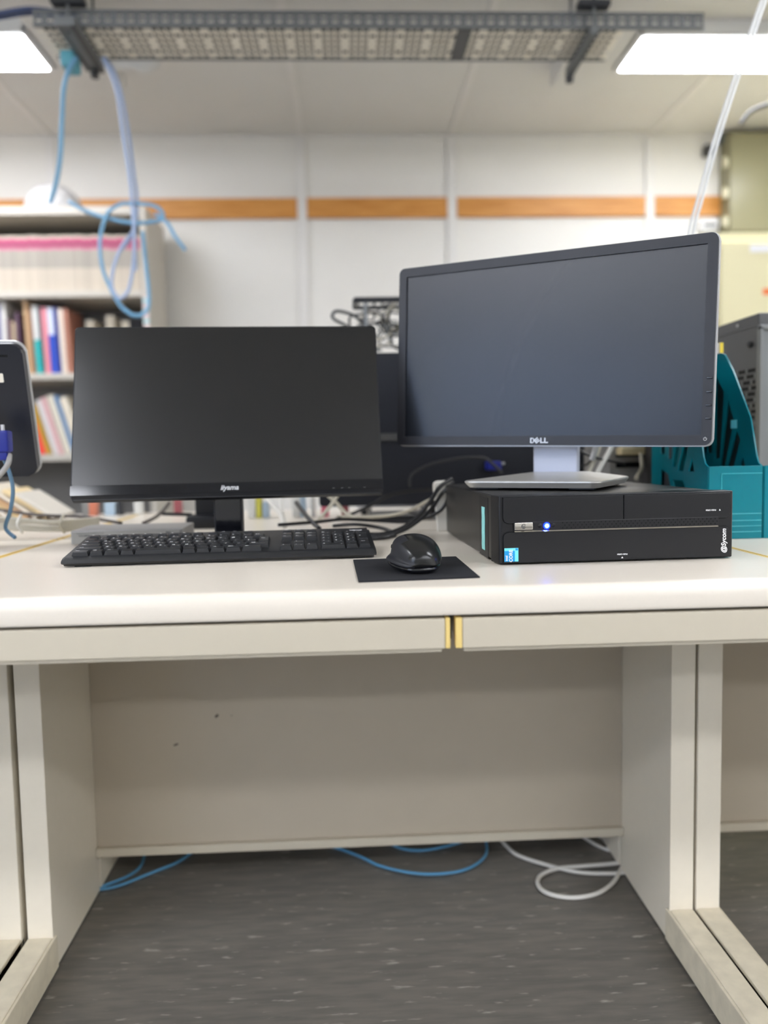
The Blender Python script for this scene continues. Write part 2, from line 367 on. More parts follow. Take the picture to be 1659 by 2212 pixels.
# block letter mark: D, slanted E, L, L
def letter(strokes, ox): 
    for st in strokes: lg.prism([(ox+x, z) for x, z in st], -.0026, -.0019, 'y')
Z0 = -.0128; h = .0092
letter([[(0, Z0), (.0022, Z0), (.0022, Z0+h), (0, Z0+h)], [(.0022, Z0), (.0052, Z0), (.0066, Z0+.0016), (.0022, Z0+.0018)], [(.0022, Z0+h-.0018), (.0066, Z0+h-.0016), (.0052, Z0+h), (.0022, Z0+h)], [(.0066, Z0+.0016), (.0080, Z0+h/2), (.0066, Z0+h-.0016), (.0052, Z0+h-.0022), (.0058, Z0+h/2), (.0052, Z0+.0022)]], -.016)
EM = T(-.0042, 0, Z0+h/2) @ RY(-math.radians(38))
for q in ((-.0034, -.0014, -.004, .004), ): lg.box(-.0040, -.0020, -.0026, -.0019, -.0040, .0040, M=EM)
for z in (-.0040, -.0010, .0020): lg.box(-.0025, .0042, -.0026, -.0019, z, z+.0019, M=EM)
for ox in (.0022, .0094): letter([[(0, Z0), (.0022, Z0), (.0022, Z0+h), (0, Z0+h)], [(.0022, Z0), (.0064, Z0), (.0070, Z0+.0022), (.0022, Z0+.0019)]], ox)
obj('maker_mark', lg, M_silver, bez)
for z in (.088, .066, .045, .024):
    obj('button', B(MD).box(sw+.0055, sw+.0145, -.0032, -.0015, z, z+.0035, .0008), M_blackgl, bez)
pb = obj('power_button', B(MD @ T(sw+.0065, -.0018, -.0065) @ RX(math.pi/2)).lathe([(.0062, -.001), (.0062, .0005), (.0052, .0007)]), M_bez, bez)
b = B(MD @ T(sw+.0065, -.0027, -.0065))
b.tube([(math.cos(a)*.0024, 0, math.sin(a)*.0024) for a in [math.radians(125+k*29) for k in range(11)]], .0003, 6).box(-.0003, .0003, -.0003, .0003, .0005, .0032)
obj('power_mark', b, M_white, pb)
# stand
MB_ = T(.33, 1.372, DZ+.0995) @ RZ(-.5506) @ T(.012, .012, 0)
BW, BD = .115, .110
def ring(hw, hd, z, r=.016):
    return [(x, y, z) for x, y in rrect(-hw, hw, -hd, hd, r, 4)]
rings = [ring(BW-.006, BD-.006, .003), ring(BW-.002, BD-.002, .0085), ring(BW, BD, .0115), ring(BW, BD, .0135), ring(BW-.002, BD-.002, .0148)]
V = []; Fc = []; nn = len(rings[0])
for R_ in rings: V += R_
for i in range(len(rings)-1):
    for k in range(nn): Fc.append((i*nn+k, i*nn+(k+1) % nn, (i+1)*nn+(k+1) % nn, (i+1)*nn+k))
cz = .0235; V += [(-.045, .03, cz), (.045, .03, cz), (.045, .06, cz), (-.045, .06, cz)]
q0 = len(V)-4; L = (len(rings)-1)*nn
Fc.append((q0, q0+1, q0+2, q0+3))
per = nn//4
cs = [q0, q0+1, q0+2, q0+3]        # corner blocks start at lower right, go anticlockwise
for c4 in range(4):
    for k in range(per-1): Fc.append((L+c4*per+k, L+c4*per+k+1, cs[c4]))
    nx = (c4*per+per) % nn
    Fc.append((L+c4*per+per-1, L+nx, cs[(c4+1) % 4], cs[c4]))
Fc.append(tuple(range(nn))[::-1])
# the corner blocks run (x1,z0),(x1,z1),(x0,z1),(x0,z0); match them to the raised middle
V[q0:] = [(.046, .060, cz), (.046, .092, cz), (-.048, .092, cz), (-.048, .060, cz)]
obj('base', B(MB_).verts_faces(V, Fc), M_base, t, 25)
obj('base_feet', B(MB_).box(-.10, -.06, -.085, -.07, 0, .004).box(.06, .10, -.085, -.07, 0, .004).box(-.1, -.06, .07, .085, 0, .004).box(.06, .1, .07, .085, 0, .004), M_black, t)
obj('neck', B(MB_).box(-.051, .031, .070, .088, .0200, .16, .003), M_neck, t)
# ================================================================== computer lying flat
MP = T(.2152, 1.133, DZ) @ RZ(.0393)
PW, PD, PH = .3488, .4531, .0995
t = thing('desktop_computer', 'black slim desktop computer lying flat under the turned monitor', 'computer', MP @ Vector((PW/2, PD/2, 0)))
obj('case', B(MP).box(-.003, PW-.006, .03, PD, .004, PH-.002, .0015).box(-.0034, -.0028, .064, .128, .002, PH-.006, mi=1).box(.0, PW-.01, .034, PD-.005, PH-.0025, PH-.0012), [M_pcm, M_pc], t)
for x, y in ((.03, .06), (PW-.04, .06), (.03, .4), (PW-.04, .4)): obj('case_foot', B(MP).box(x-.01, x+.01, y-.01, y+.01, 0, .005), M_black, t)
uu = lambda u: u*PW
zz = lambda v: PH*(1-v)
fr = B(MP)
fr.prism([(-.006, .034), (-.0005, .0045), (.004, .0035), (PW-.003, .0035), (PW, .008), (PW, .034)], .002, PH, 'z', bev=.0015)
bezel = obj('front_bezel', fr, M_pc, t)
def ppoly(x0, x1, z0, z1, r, corners):  # rectangle with chosen rounded corners (bl, br, tr, tl)
    P = []
    for (cx, cz_, sx_, sz_, a0), on in zip(((x0, z0, 1, 1, 180), (x1, z0, -1, 1, 270), (x1, z1, -1, -1, 0), (x0, z1, 1, -1, 90)), corners):
        if not on: P.append((cx, cz_)); continue
        for k in range(6):
            a = math.radians(a0+90*k/5); P.append((cx+sx_*r+r*math.cos(a), cz_+sz_*r+r*math.sin(a)))
    return P
def drv(name, x0, x1, z0, z1, cr):
    return obj(name, B(MP).prism(ppoly(x0, x1, z0, z1, .008, cr), .0006, .0045, 'y', bev=.0006), M_pc, bezel)
# dark seams behind the covers
obj('seam', B(MP).prism(ppoly(uu(.012), uu(.983), zz(.405), zz(.02), .009, (1, 1, 0, 0)), .0028, .0034, 'y').prism(ppoly(uu(.012), uu(.983), .003, zz(.515), .009, (0, 0, 1, 1)), .0028, .0034, 'y'), M_hole, bezel)
d1 = drv('drive_cover', uu(.015), uu(.519), zz(.395), zz(.025), (1, 0, 0, 0))
d2 = drv('drive_cover', uu(.522), uu(.980), zz(.395), zz(.025), (0, 1, 0, 0))
d3 = drv('lower_cover', uu(.015), uu(.980), .0035, zz(.525), (0, 0, 1, 1))
gs = B(MP).box(uu(.058), uu(.928), .0002, .0045, zz(.505), zz(.375), .0008)
gx0, gx1 = uu(.262), uu(.922)
NC = 74
for k in range(NC):
    x = gx0+(gx1-gx0)*k/(NC-1)
    for j in ((0, 2) if k % 2 == 0 else (1,)):
        z = zz(.475)+j*.0036; gs.prism([(x+math.cos(a*math.pi/3)*.00105, z+math.sin(a*math.pi/3)*.00105) for a in range(6)], .0000, .0003, 'y', mi=1)
grille = obj('grille_strip', gs, [M_pc, M_hole], bezel)
obj('bright_ridge', B(MP).prism([(-.0015, zz(.52)), (.003, zz(.52)), (.003, zz(.502)), (.0, zz(.504))], uu(.06), uu(.926), 'x'), M_chrome, bezel)
lp = obj('chrome_plate', B(MP).box(uu(.060), uu(.137), -.0010, .002, zz(.49), zz(.385), .0012), M_chrome, bezel)
b = B(MP @ T(uu(.098), -.0014, zz(.4375)))
b.tube([(math.cos(a)*.0028, 0, math.sin(a)*.0028) for a in [math.radians(30+k*30) for k in range(11)]], .0005, 6).box(-.002, .0022, -.0004, .0004, -.0004, .0004).prism([(-.0016, -.0035), (.0016, -.0035), (0, -.001)], -.0004, .0004, 'y')
obj('plate_mark', b, M_dark, lp)
LEDM = MP @ T(uu(.195), -.0004, zz(.44)) @ RX(math.pi/2)
obj('led', B(LEDM).lathe([(.0030, -.001), (.0028, .0010), (.0018, .0018), (.0001, .0021)], 16), M_ledw, bezel)
obj('led_halo', B(LEDM).lathe([(.0048, -.0008), (.0046, .0004), (.0030, .0007)], 20), M_ledglow, bezel)  # glowing disc stands in for the bloom around the led
for u in (.166, .222): obj('indicator_lens', B(MP @ T(uu(u), .0001, zz(.44)) @ RX(math.pi/2)).lathe([(.0030, -.0005), (.0030, .0003), (.0024, .0006)], 20), M_blackgl, bezel)
st = obj('badge', B(MP).box(uu(.018), uu(.076), .0001, .0007, zz(.945), zz(.75)).box(uu(.018), uu(.061), -.0001, .0003, zz(.945), zz(.79), mi=1).box(uu(.064), uu(.074), -.0001, .0003, zz(.785), zz(.755), mi=1), [M_cy2, M_cy1], d3)
RT = RY(-math.pi/2)
obj('badge_text', B(MP).text('CORE', .0068, T(uu(.045), -.0003, zz(.862)) @ RT @ FACE, bold=True).text('intel', .0045, T(uu(.027), -.0003, zz(.895)) @ RT @ FACE, bold=True), M_white, st)
obj('maker_mark', B(MP).text('@Sycom', .0098, T(uu(.953), .0004, zz(.735)) @ RT @ FACE, bold=True, shear=.2), M_white, d3)
UP = RY(math.pi)
obj('push_mark', B(MP).text('PUSH OPEN', .0029, T(uu(.895), .0004, zz(.275)) @ UP @ FACE, bold=True).prism([(uu(.930), zz(.275)-.0012), (uu(.930)+.0026, zz(.275)-.0012), (uu(.930)+.0013, zz(.275)+.0013)], .0003, .0006, 'y'), M_white, d2)
obj('push_mark', B(MP).text('PUSH OPEN', .0029, T(uu(.515), .0004, zz(.885)) @ UP @ FACE, bold=True).prism([(uu(.515)-.0016, zz(.935)-.001), (uu(.515)+.0016, zz(.935)-.001), (uu(.515), zz(.935)+.0016)], .0003, .0006, 'y'), M_white, d3)
rg = random.Random(3); ys = [.086+rg.uniform(-.001, .001) for _ in range(9)]; ye = [.107+rg.uniform(-.0012, .0012) for _ in range(9)]
zs = [.012+.066*k/8 for k in range(9)]
obj('mint_label', B(MP).prism([(y, z) for y, z in zip(ys, zs)]+[(y, z) for y, z in zip(ye[::-1], zs[::-1])], -.0042, -.0036, 'x'), M_mint, t)
# ================================================================== keyboard
kc = Vector((-.4345, 1.222, DZ))
KM = T(*kc) @ RZ(.050)
KW, KD = .478, .158
TILT = math.atan2(.021, KD)
t = thing('keyboard', 'full-size black keyboard in front of the left monitor', 'keyboard', KM @ Vector((KW/2, KD/2, 0)))
def kz(y): return .013+.021*y/KD
kbod = B(KM)
pf = [(.0, .006), (.003, .010), (.010, kz(.010)-.001), (.014, kz(.014)), (KD-.004, kz(KD-.004)), (KD, kz(KD)-.004), (KD, kz(KD)-.012), (KD-.02, kz(KD)-.017), (.02, .002), (.006, .002)]
kbod.prism(pf, .004, KW-.004, 'x')
kbod.prism([(.003, .007), (.006, .010), (.014, kz(.014)-.002), (KD-.006, kz(KD)-.004), (KD-.004, kz(KD)-.012), (.02, .004), (.008, .004)], 0, KW, 'x')
body = obj('body', kbod, M_kb, t, 40)
obj('kick_stand', B(KM).box(.04, .07, KD-.028, KD-.020, 0, .024, .001), M_kb, t); obj('kick_stand', B(KM).box(KW-.07, KW-.04, KD-.028, KD-.020, 0, .024, .001), M_kb, t)
for x in (.03, KW-.03): obj('rubber_foot', B(KM).box(x-.012, x+.012, .010, .018, 0, .0035), M_black, t)
US = .0214           # key pitch
kx0 = .012; rowy = [.0165, .0365, .0555, .0745, .0935, .1195]
SL = Matrix.Rotation(TILT, 4, 'X')
def key(x0, w_, row, h_=1, txt='', sm=.0052, drop=0):
    y = rowy[row]; x1 = x0+w_*US-.0012; y1 = y+.019*h_-.0012; hh = .0062
    b = B(KM @ T(0, 0, .013) @ SL)
    i = .0022
    lo = [(x0, y, -.001), (x1, y, -.001), (x1, y1, -.001), (x0, y1, -.001)]
    hi = [(x0+i, y+i*.6, hh), (x1-i, y+i*.6, hh), (x1-i, y1-i*1.3, hh), (x0+i, y1-i*1.3, hh)]
    mid = [(a[0]*.5+b_[0]*.5, a[1]*.5+b_[1]*.5, 0) for a, b_ in zip(lo, hi)]
    t_ = bmesh.new(); vs = [t_.verts.new(v) for v in lo+hi]
    for f in ((3, 2, 1, 0), (4, 5, 6, 7), (0, 1, 5, 4), (1, 2, 6, 5), (2, 3, 7, 6), (3, 0, 4, 7)): t_.faces.new([vs[q] for q in f])
    bmesh.ops.bevel(t_, geom=t_.edges[:], offset=.0007, segments=2, profile=.5, affect='EDGES'); b._add(t_, 0)
    if txt:
        b.text(txt, sm, T(x0+.0035+.0018*len(txt)*(.5 if len(txt) > 1 else 1), (y+y1)/2+.0022, hh+.0001), mi=1, ext=.00005, bold=True)
        if len(txt) == 1 and txt.isalnum(): b.text('+', .0042, T(x1-.006, (y+y1)/2-.003, hh+.0001), mi=1, ext=.00005)
    return obj('key', b, [M_key, M_white], t)
def run(x, row, items):
    for tx, w_ in items: key(x, w_, row, 1, tx, .0056 if len(tx) == 1 else .0034); x += w_*US
    return x
L1 = kx0
run(L1, 0, [('Ctrl', 1.25), ('Win', 1), ('Alt', 1.15), ('', 1), ('', 3.35), ('', 1), ('', 1), ('Alt', 1.1), ('Menu', 1.15), ('Ctrl', 1.5)])
run(L1, 1, [('Shift', 1.95)]+[(c, .95) for c in 'ZXCVBNM,./_']+[('Shift', 1.6)])
run(L1, 2, [('Caps', 1.65)]+[(c, .95) for c in 'ASDFGHJKL;:]'])
run(L1, 3, [('Tab', 1.4)]+[(c, .95) for c in 'QWERTYUIOP@[']); key(L1+(13.05)*US, .95, 2, 2, 'Enter', .0028)
run(L1, 4, [('', .9)]+[(c, .9) for c in '1234567890-^']+[('\\', .9), ('Back', .95)])
x = L1; key(x, .9, 5, .8, 'Esc', .0028); x += 1.25*US
for g in range(3):
    for k in range(4): key(x, .9, 5, .8, 'F%d' % (g*4+k+1), .0032); x += .9*US
    x += .28*US
NX = L1+14.75*US
for r, names_ in ((4, ('Ins', 'Home', 'PgUp')), (3, ('Del', 'End', 'PgDn'))):
    for k, tx in enumerate(names_): key(NX+k*.95*US, .95, r, 1, tx, .0028)
for k, tx in enumerate(('PrtSc', 'ScrLk', 'Pause')): key(NX+k*.95*US, .95, 5, .8, tx, .0026)
key(NX+.95*US, .95, 1, 1, '^', .005)
for k, tx in enumerate('<v>'): key(NX+k*.95*US, .95, 0, 1, tx, .004)
PX = NX+3.0*US
for r, row_ in ((4, 'N/*-'), (3, '789'), (2, '456'), (1, '123')):
    for k, tx in enumerate(row_): key(PX+k*.93*US, .93, r, 1, tx)
key(PX, 1.86, 0, 1, '0'); key(PX+1.86*US, .93, 0, 1, '.'); key(PX+2.79*US, .93, 2, 2, '+'); key(PX+2.79*US, .93, 0, 2, 'Enter', .0026)
obj('maker_mark', B(KM @ T(0, 0, .013) @ SL).text('Logicool', .0062, T(PX+2.9*US, .1375, .0004), bold=True), M_white, body)
# ================================================================== mouse and pad
padP = [(.0108, 1.016), (.1688, 1.029), (.1648, 1.230), (.0058, 1.222)]
tag(obj('mouse_pad', B().prism(padP, DZ, DZ+.0022, 'z', bev=.0006), M_pad), 'small rectangular black cloth pad under the mouse', 'mouse pad')
MM = T(.0965, 1.052, DZ+.0022) @ RZ(.10) @ Matrix.Scale(1.13, 4)
t = thing('mouse', 'black wireless mouse with a thumb wing on the small pad', 'mouse', MM @ Vector((0, .055, 0)))
ST = []
NS = 15
for i in range(NS):
    u = i/(NS-1)                       # 0 = palm end towards the viewer, 1 = button end
    y = .112*u
    e = math.sqrt(max(0, 1-(2*min(u, .5)-1)**2)) if u < .5 else math.sqrt(max(0, 1-((u-.5)/.5*.92)**2))
    en = max(.0, min(1, math.sin(math.pi*min(1, (u*.92+.04)))))**.45
    h_ = .0415*(math.sin(math.pi*min(1, u*.78+.10)))**.6+.002
    wr = .0335*en; wl = .027*en; wing = (.036*en)*(1 if u < .5 else max(.78, 1-(u-.5)*.9))
    wav = .0085+.0055*math.sin(u*2.2)
    ST.append([(-wing*.96, wav-.002), (-wing, wav), (-wing*.93, wav+.0035), (-wl*1.02, h_*.42), (-wl*.98, h_*.66), (-wl*.84, h_*.86), (-wl*.45, h_*.97), (0, h_), (wr*.4, h_*.965), (wr*.72, h_*.84), (wr*.92, h_*.62), (wr, h_*.38), (wr*.985, wav)])
    ST[-1] = [(x_, y, max(z_, wav-.002)) for x_, z_ in ST[-1]]
def loft(ST, mats_of=None):
    V = [p for s_ in ST for p in s_]; m_ = len(ST[0]); F = []; 
    for i in range(len(ST)-1):
        for k in range(m_-1): F.append((i*m_+k, i*m_+k+1, (i+1)*m_+k+1, (i+1)*m_+k))
        F.append((i*m_+m_-1, i*m_, (i+1)*m_, (i+1)*m_+m_-1))
    F.append(tuple(range(m_))); F.append(tuple(range((len(ST)-1)*m_, len(ST)*m_))[::-1])
    return V, F
def subsurf(o, n_=2):
    md = o.modifiers.new('s', 'SUBSURF'); md.levels = n_; md.render_levels = n_
V, F = loft(ST); mb = B(MM).verts_faces(V, F)
for f in mb.bm.faces:
    c = MM.inverted() @ f.calc_center_median(); f.material_index = 1 if c.x < -.012-.004*math.sin(c.y*40) and c.z < .045 else 0
mbody = obj('shell', mb, [M_mouse, M_mouseg], t, 180); subsurf(mbody)
SB = []
for i in range(NS):
    u = i/(NS-1); en = max(.0, min(1, math.sin(math.pi*min(1, (u*.92+.04)))))**.45; y = .002+.108*u; w1 = .032*en; wav = .0085+.0055*math.sin(u*2.2)
    SB.append([(-w1*.93, y, .001), (-w1*1.03, y, wav*.6), (-w1*1.02, y, wav+.0005), (w1*.98, y, wav+.0005), (w1*1.0, y, wav*.6), (w1*.9, y, .001)])
V, F = loft(SB); o = obj('underside', B(MM).verts_faces(V, F), M_blackgl, t, 180); subsurf(o)
rim = []
for i in range(NS):
    p = ST[i][1]; rim.append((p[0]+.0002, p[1], p[2]-.0005))
for i in range(0, 1): pass
rear = [(ST[1][-1][0], ST[1][-1][1]-.002, ST[1][-1][2])]
obj('wheel', B(MM @ T(0, .093, .026) @ RY(math.pi/2)).lathe([(.007, -.0035), (.0092, -.0025), (.0092, .0025), (.007, .0035)], 20), M_black, t)
obj('side_button', B(MM).box(-.0262, -.022, .060, .074, .0235, .028, .0015), M_blackgl, t); obj('side_button', B(MM).box(-.0236, -.019, .077, .090, .0225, .027, .0015), M_blackgl, t)
sm_ = []
for i in range(1, NS):
    p = ST[i][5]; sm_.append((p[0]+.002+.001*i*.4, p[1], p[2]+.0004))
obj('seam', B(MM).tube(sm_, .0005, 6), M_blackgl, t)
# ================================================================== silver network box
SBm = T(-.5155, 1.508, DZ) @ RZ(.02)
t = thing('network_switch', 'flat silver-grey network box lying behind the keyboard', 'network box', SBm @ Vector((.1, .06, 0)))
cs_ = obj('case', B(SBm).box(0, .205, .004, .13, .003, .029, .002), M_grey, t)
obj('front_panel', B(SBm).box(.004, .201, .0, .005, .004, .0275, .001), mat('panel_grey', (138, 136, 131), .4), t)
obj('maker_mark', B(SBm).text('PXL', .0058, T(.180, -.0003, .0215) @ FACE, bold=True), M_dark, t)
obj('model_mark', B(SBm).text('FXG-08IMB', .0042, T(.026, -.0003, .0195) @ FACE).box(.012, .062, -.0003, .0001, .0238, .0244), M_dark, t)
for x, y in ((.015, .015), (.19, .015), (.015, .115), (.19, .115)): obj('foot', B(SBm).cyl((x, y, 0), (x, y, .004), .005), M_black, t)
# ================================================================== small monitor seen from behind at the left edge
MLc = basis((-.571-.20, 1.52, DZ+.135), .12, -.30, 0)
t = thing('monitor', 'black monitor seen from behind at the left edge with a white sticker', 'monitor', (-.77, 1.46, DZ), 'monitors on the desks')
# local y points away from viewer; back faces the viewer
obj('rear_shell', B(MLc).prism(rrect(-.205, .195, .0, .245, .018), -.012, .006, 'y', bev=.004), mat('navy_black_shell', (26, 29, 38), .35), t)
obj('front_frame', B(MLc).prism(rrect(-.206, .1965, -.002, .2465, .018), .006, .018, 'y', bev=.003), M_silver, t)
obj('vent', B(MLc).box(.10, .170, -.0126, -.0118, .222, .226), M_hole, t)
obj('bracket', B(MLc).prism(rrect(-.10, .132, .02, .158, .03), -.032, -.011, 'y', bev=.006), M_dgrey, t)
stk = obj('sticker', B(MLc).prism(rrect(.08, .158, .177, .193, .002), -.0134, -.0124, 'y'), M_paper, t)
obj('sticker_print', B(MLc).box(.12, .142, -.0138, -.0133, .187, .1878).box(.12, .142, -.0138, -.0133, .183, .1838), M_dark, stk)
obj('stand', B(T(0, 0, DZ)).box(-.78, -.662, 1.44, 1.475, .0, .17, .004), M_blackgl, t)
obj('base', B(T(0, 0, DZ)).prism(rrect(-.90, -.662, 1.40, 1.56, .02), 0, .010, 'z', bev=.002), M_blackgl, t)
p = at(8, 955, 1.44)
pl = thing('vga_plug', 'blue plug with white screw on the left-edge monitor', 'plug', (p.x, p.y, p.z-.02))
Mq = T(p.x, p.y, p.z)
obj('hood', B(Mq).box(-.020, .012, -.014, .012, -.018, .020, .004).box(-.012, .008, -.010, .010, -.032, -.016, .003), M_vga, pl)
obj('screw', B(Mq).cyl((.002, -.006, .018), (.002, -.006, .030), .0032), M_silver, pl)
# ================================================================== cables
def cable(name, label, pts, r, m, Y=None, group=None, cat='cable', n_=8, mode='y'):
    P = []
    for q in pts:
        if mode == 'z': P.append(atz(q[0], q[1], q[2] if len(q) > 2 else r+.0005))
        else: P.append(at(q[0], q[1], q[2] if len(q) > 2 else Y))
    for v in P:
        if mode == 'y' and 0 < v.y < 2.35 and v.z < DZ+r and v.z > DZ-.1: v.z = DZ+r+.0003
    return tag(obj(name, B().tube(P, r, n_), m, None, 180), label, cat, group)
GB = 'black cords on the middle desk'
cable('power_cord', 'thick black cord sweeping down from white tap to keyboard corner', [(976, 1034, 1.62), (950, 1052, 1.60), (928, 1085, 1.58), (900, 1118, 1.57), (865, 1142, 1.56), (825, 1156, 1.56), (785, 1160, 1.57)], .0042, M_bcab, group=GB)
cable('power_cord', 'thick black cord just below the sweeping one beside the computer', [(978, 1042, 1.63), (955, 1066, 1.59), (935, 1095, 1.565), (905, 1124, 1.55), (868, 1147, 1.54), (825, 1164, 1.53), (790, 1168, 1.54)], .0038, M_bcab, group=GB)
cable('power_cord', 'black cord looping low behind the right end of the keyboard', [(720, 1136, 1.66), (770, 1133, 1.63), (820, 1140, 1.62), (850, 1150, 1.58), (852, 1160, 1.54), (830, 1170, 1.50), (795, 1174, 1.49)], .0038, M_bcab, group=GB)
cable('signal_cord', 'black cord bending under the white tap then running left', [(966, 1056, 1.62), (966, 1080, 1.60), (950, 1104, 1.60), (915, 1120, 1.62), (870, 1127, 1.63), (800, 1124, 1.645), (740, 1122, 1.65), (680, 1128, 1.64), (600, 1134, 1.63)], .0036, M_bcab, group=GB)
cable('signal_cord', 'black cord dropping straight to the keyboard top edge', [(640, 1086, 1.78), (652, 1102, 1.72), (668, 1122, 1.66), (690, 1142, 1.6)], .0045, M_bcab, group=GB)
cable('signal_cord', 'dark cord running behind the computer left corner', [(912, 1100, 1.72), (925, 1112, 1.70), (950, 1124, 1.66), (985, 1130, 1.63)], .0036, M_bcab, group=GB)
cable('signal_cord', 'thin black wire lying behind the cords by the computer', [(880, 1106, 1.76), (905, 1111, 1.75), (940, 1112, 1.74), (985, 1112, 1.73)], .0018, M_bcab, group=GB)
cable('signal_cord', 'grey-black cord arching over the far desk edge', [(948, 1057, 1.78), (890, 1060, 1.8), (840, 1070, 1.8), (800, 1092, 1.8), (765, 1108, 1.78), (725, 1122, 1.72)], .0036, M_bcab, group=GB)
cable('signal_cord', 'faint black cord curving across the back of the dark monitor', [(885, 1052, 1.85), (890, 1025, 1.85), (930, 1003, 1.85), (990, 990, 1.85), (1040, 988, 1.85), (1062, 1000, 1.85), (1085, 1022, 1.85)], .0032, mat('grey_cord', (52, 52, 54), .5), group=GB)
GW = 'white cords behind the left monitor'
cable('network_cord', 'white cord slanting left from under the monitor stand side', [(572, 1072, 1.85), (592, 1096, 1.8), (606, 1112, 1.76), (614, 1138, 1.66)], .0042, M_wcab, group=GW)
cable('network_cord', 'white cord hanging nearly upright beside the slanting one', [(606, 1070, 1.84), (608, 1092, 1.80), (611, 1112, 1.78), (618, 1136, 1.68)], .0042, M_wcab, group=GW)
cable('network_cord', 'ivory cord crossing down to the left below monitor chin', [(730, 1068, 1.8), (716, 1090, 1.78), (700, 1110, 1.74), (682, 1132, 1.66)], .0040, M_ocab, group=GW)
cable('network_cord', 'ivory cord crossing down to the right below monitor chin', [(708, 1070, 1.82), (728, 1088, 1.8), (744, 1106, 1.77), (768, 1120, 1.7)], .0040, M_ocab, group=GW)
cable('network_cord', 'ivory cord sweeping from the white tap across the desk', [(960, 1068, 1.66), (925, 1082, 1.70), (890, 1100, 1.74), (850, 1112, 1.74), (790, 1117, 1.72), (730, 1116, 1.74)], .0038, M_ocab, group=GW)
# white tap standing at the back of the desk
p = at(958, 1100, 1.66)
t = thing('power_tap', 'white upright power tap behind the computer corner', 'power strip', (p.x, 1.64, DZ))
obj('body', B(T(p.x, 1.640, DZ) @ RY(-.06)).box(-.017, .019, -.014, .0, .0, .075, .004).box(-.019, .023, -.016, .0, .068, .104, .008), M_wcab, t)
obj('plug', B(T(p.x+.012, 1.62, DZ+.085)).box(-.012, .010, -.012, .006, -.010, .010, .003), M_bcab, t)
# ivory cable bundle at the left
GI = 'ivory cords bundled at the left'
bun = []
for k in range(6):
    rr = random.Random(20+k)
    pts = [(-60, 1118+k*5, 1.70+.01*k), (10, 1118+k*5+rr.uniform(-2, 2), 1.70), (60, 1122+k*4+rr.uniform(-3, 3), 1.70), (110, 1126+k*3.5+rr.uniform(-3, 3), 1.69), (160, 1124+k*4, 1.69), (215, 1120+k*3, 1.70)]
    cable('network_cord', 'ivory cord in the tied bundle left of the silver box', pts, .0034, M_ocab, group=GI)
for px_ in (48, 139):
    a, c = at(px_, 1112, 1.69), at(px_, 1150, 1.69)
    tag(obj('cable_tie', B().tube([(a.x, 1.685, a.z), (a.x-.004, 1.672, (a.z+c.z)/2), (a.x+.001, 1.684, max(c.z, DZ+.003))], .003, 6), M_wcab if px_ < 100 else M_ocab), 'white tie around the ivory cord bundle' if px_ < 100 else 'beige tie around the cord bundle near the silver box', 'cable tie')
cable('signal_cord', 'long dark cord lying over the ivory bundle at left', [(-30, 1096, 1.9), (30, 1106, 1.88), (90, 1113, 1.86), (170, 1116, 1.84), (215, 1122, 1.80), (262, 1130, 1.74)], .0036, mat('brown_grey_cord', (70, 62, 60), .5), group=GB)
cable('signal_cord', 'grey-brown cord curving up behind the silver box', [(310, 1130, 1.80), (335, 1118, 1.88), (352, 1104, 1.95), (366, 1086, 2.0)], .0042, MATS['brown_grey_cord'], group=GB)
cable('network_cord', 'blue network cord hanging in front of the left-edge monitor', [(-8, 960, 1.44), (5, 985, 1.44), (20, 1020, 1.45), (28, 1060, 1.47), (22, 1105, 1.50), (12, 1140, 1.52), (32, 1161, 1.50)], .0036, mat('dusty_blue_cord', (98, 132, 160), .5), cat='cable')
cable('signal_cord', 'pale grey cord under the blue plug at the left edge', [(20, 982, 1.44), (18, 1000, 1.43), (5, 1020, 1.43), (-15, 1040, 1.43)], .0048, M_grey)
# floor cords
GF = 'blue cords on the floor under the desk'
def fcab(label, pts, r, m, g): cable('floor_cord', label, pts, r, m, group=g, mode='z')
fcab('blue cord running back from the left leg, longest of three there', [(195, 1924), (217, 1921), (260, 1912), (320, 1888), (380, 1864), (420, 1838), (450, 1822)], .0032, M_blue2, GF)
fcab('blue cord curling up beside the left leg', [(195, 1921), (222, 1914), (275, 1893), (303, 1872), (312, 1845), (312, 1825)], .0032, M_blue2, GF)
fcab('short blue cord closest to the left leg', [(200, 1918), (220, 1900), (235, 1876), (246, 1842), (248, 1820)], .0032, M_blue2, GF)
fcab('blue cord making a wide bow in the middle of the floor', [(690, 1822), (735, 1834), (780, 1851), (820, 1870), (880, 1884), (940, 1888), (1000, 1880), (1038, 1860), (1052, 1838), (1048, 1812)], .0032, M_blue2, GF)
fcab('blue cord sagging just under the panel edge', [(825, 1808), (850, 1826), (885, 1836), (930, 1835), (985, 1822), (1010, 1812)], .0030, M_blue2, GF)
GFw = 'white cords on the floor by the right leg'
fcab('white cord running from panel edge to the right leg', [(1075, 1805), (1095, 1828), (1120, 1848), (1180, 1868), (1250, 1884), (1320, 1887), (1360, 1884)], .0042, M_wcab, GFw)
fcab('white cord lying in a round loop by the right leg', [(1365, 1860), (1320, 1866), (1260, 1871), (1200, 1877), (1166, 1893), (1164, 1915), (1190, 1932), (1240, 1939), (1290, 1930), (1325, 1906), (1345, 1872), (1370, 1850)], .0045, M_wcab, GFw)
fcab('thin white cord in the shadow by the right leg', [(1260, 1808), (1290, 1826), (1320, 1838), (1350, 1846)], .0036, M_wcab, GFw)
fcab('thin white cord deepest in the shadow at right', [(1290, 1804), (1320, 1820), (1350, 1832), (1370, 1838)], .003, M_wcab, GFw)
tag(obj('dark_band', B().box(-.53, .56, 1.80, 1.86, 0, .055, .004), M_dgrey), 'long dark grey box put in for the dark band behind the desk', 'cable duct')  # box put in where a dark band runs along the floor
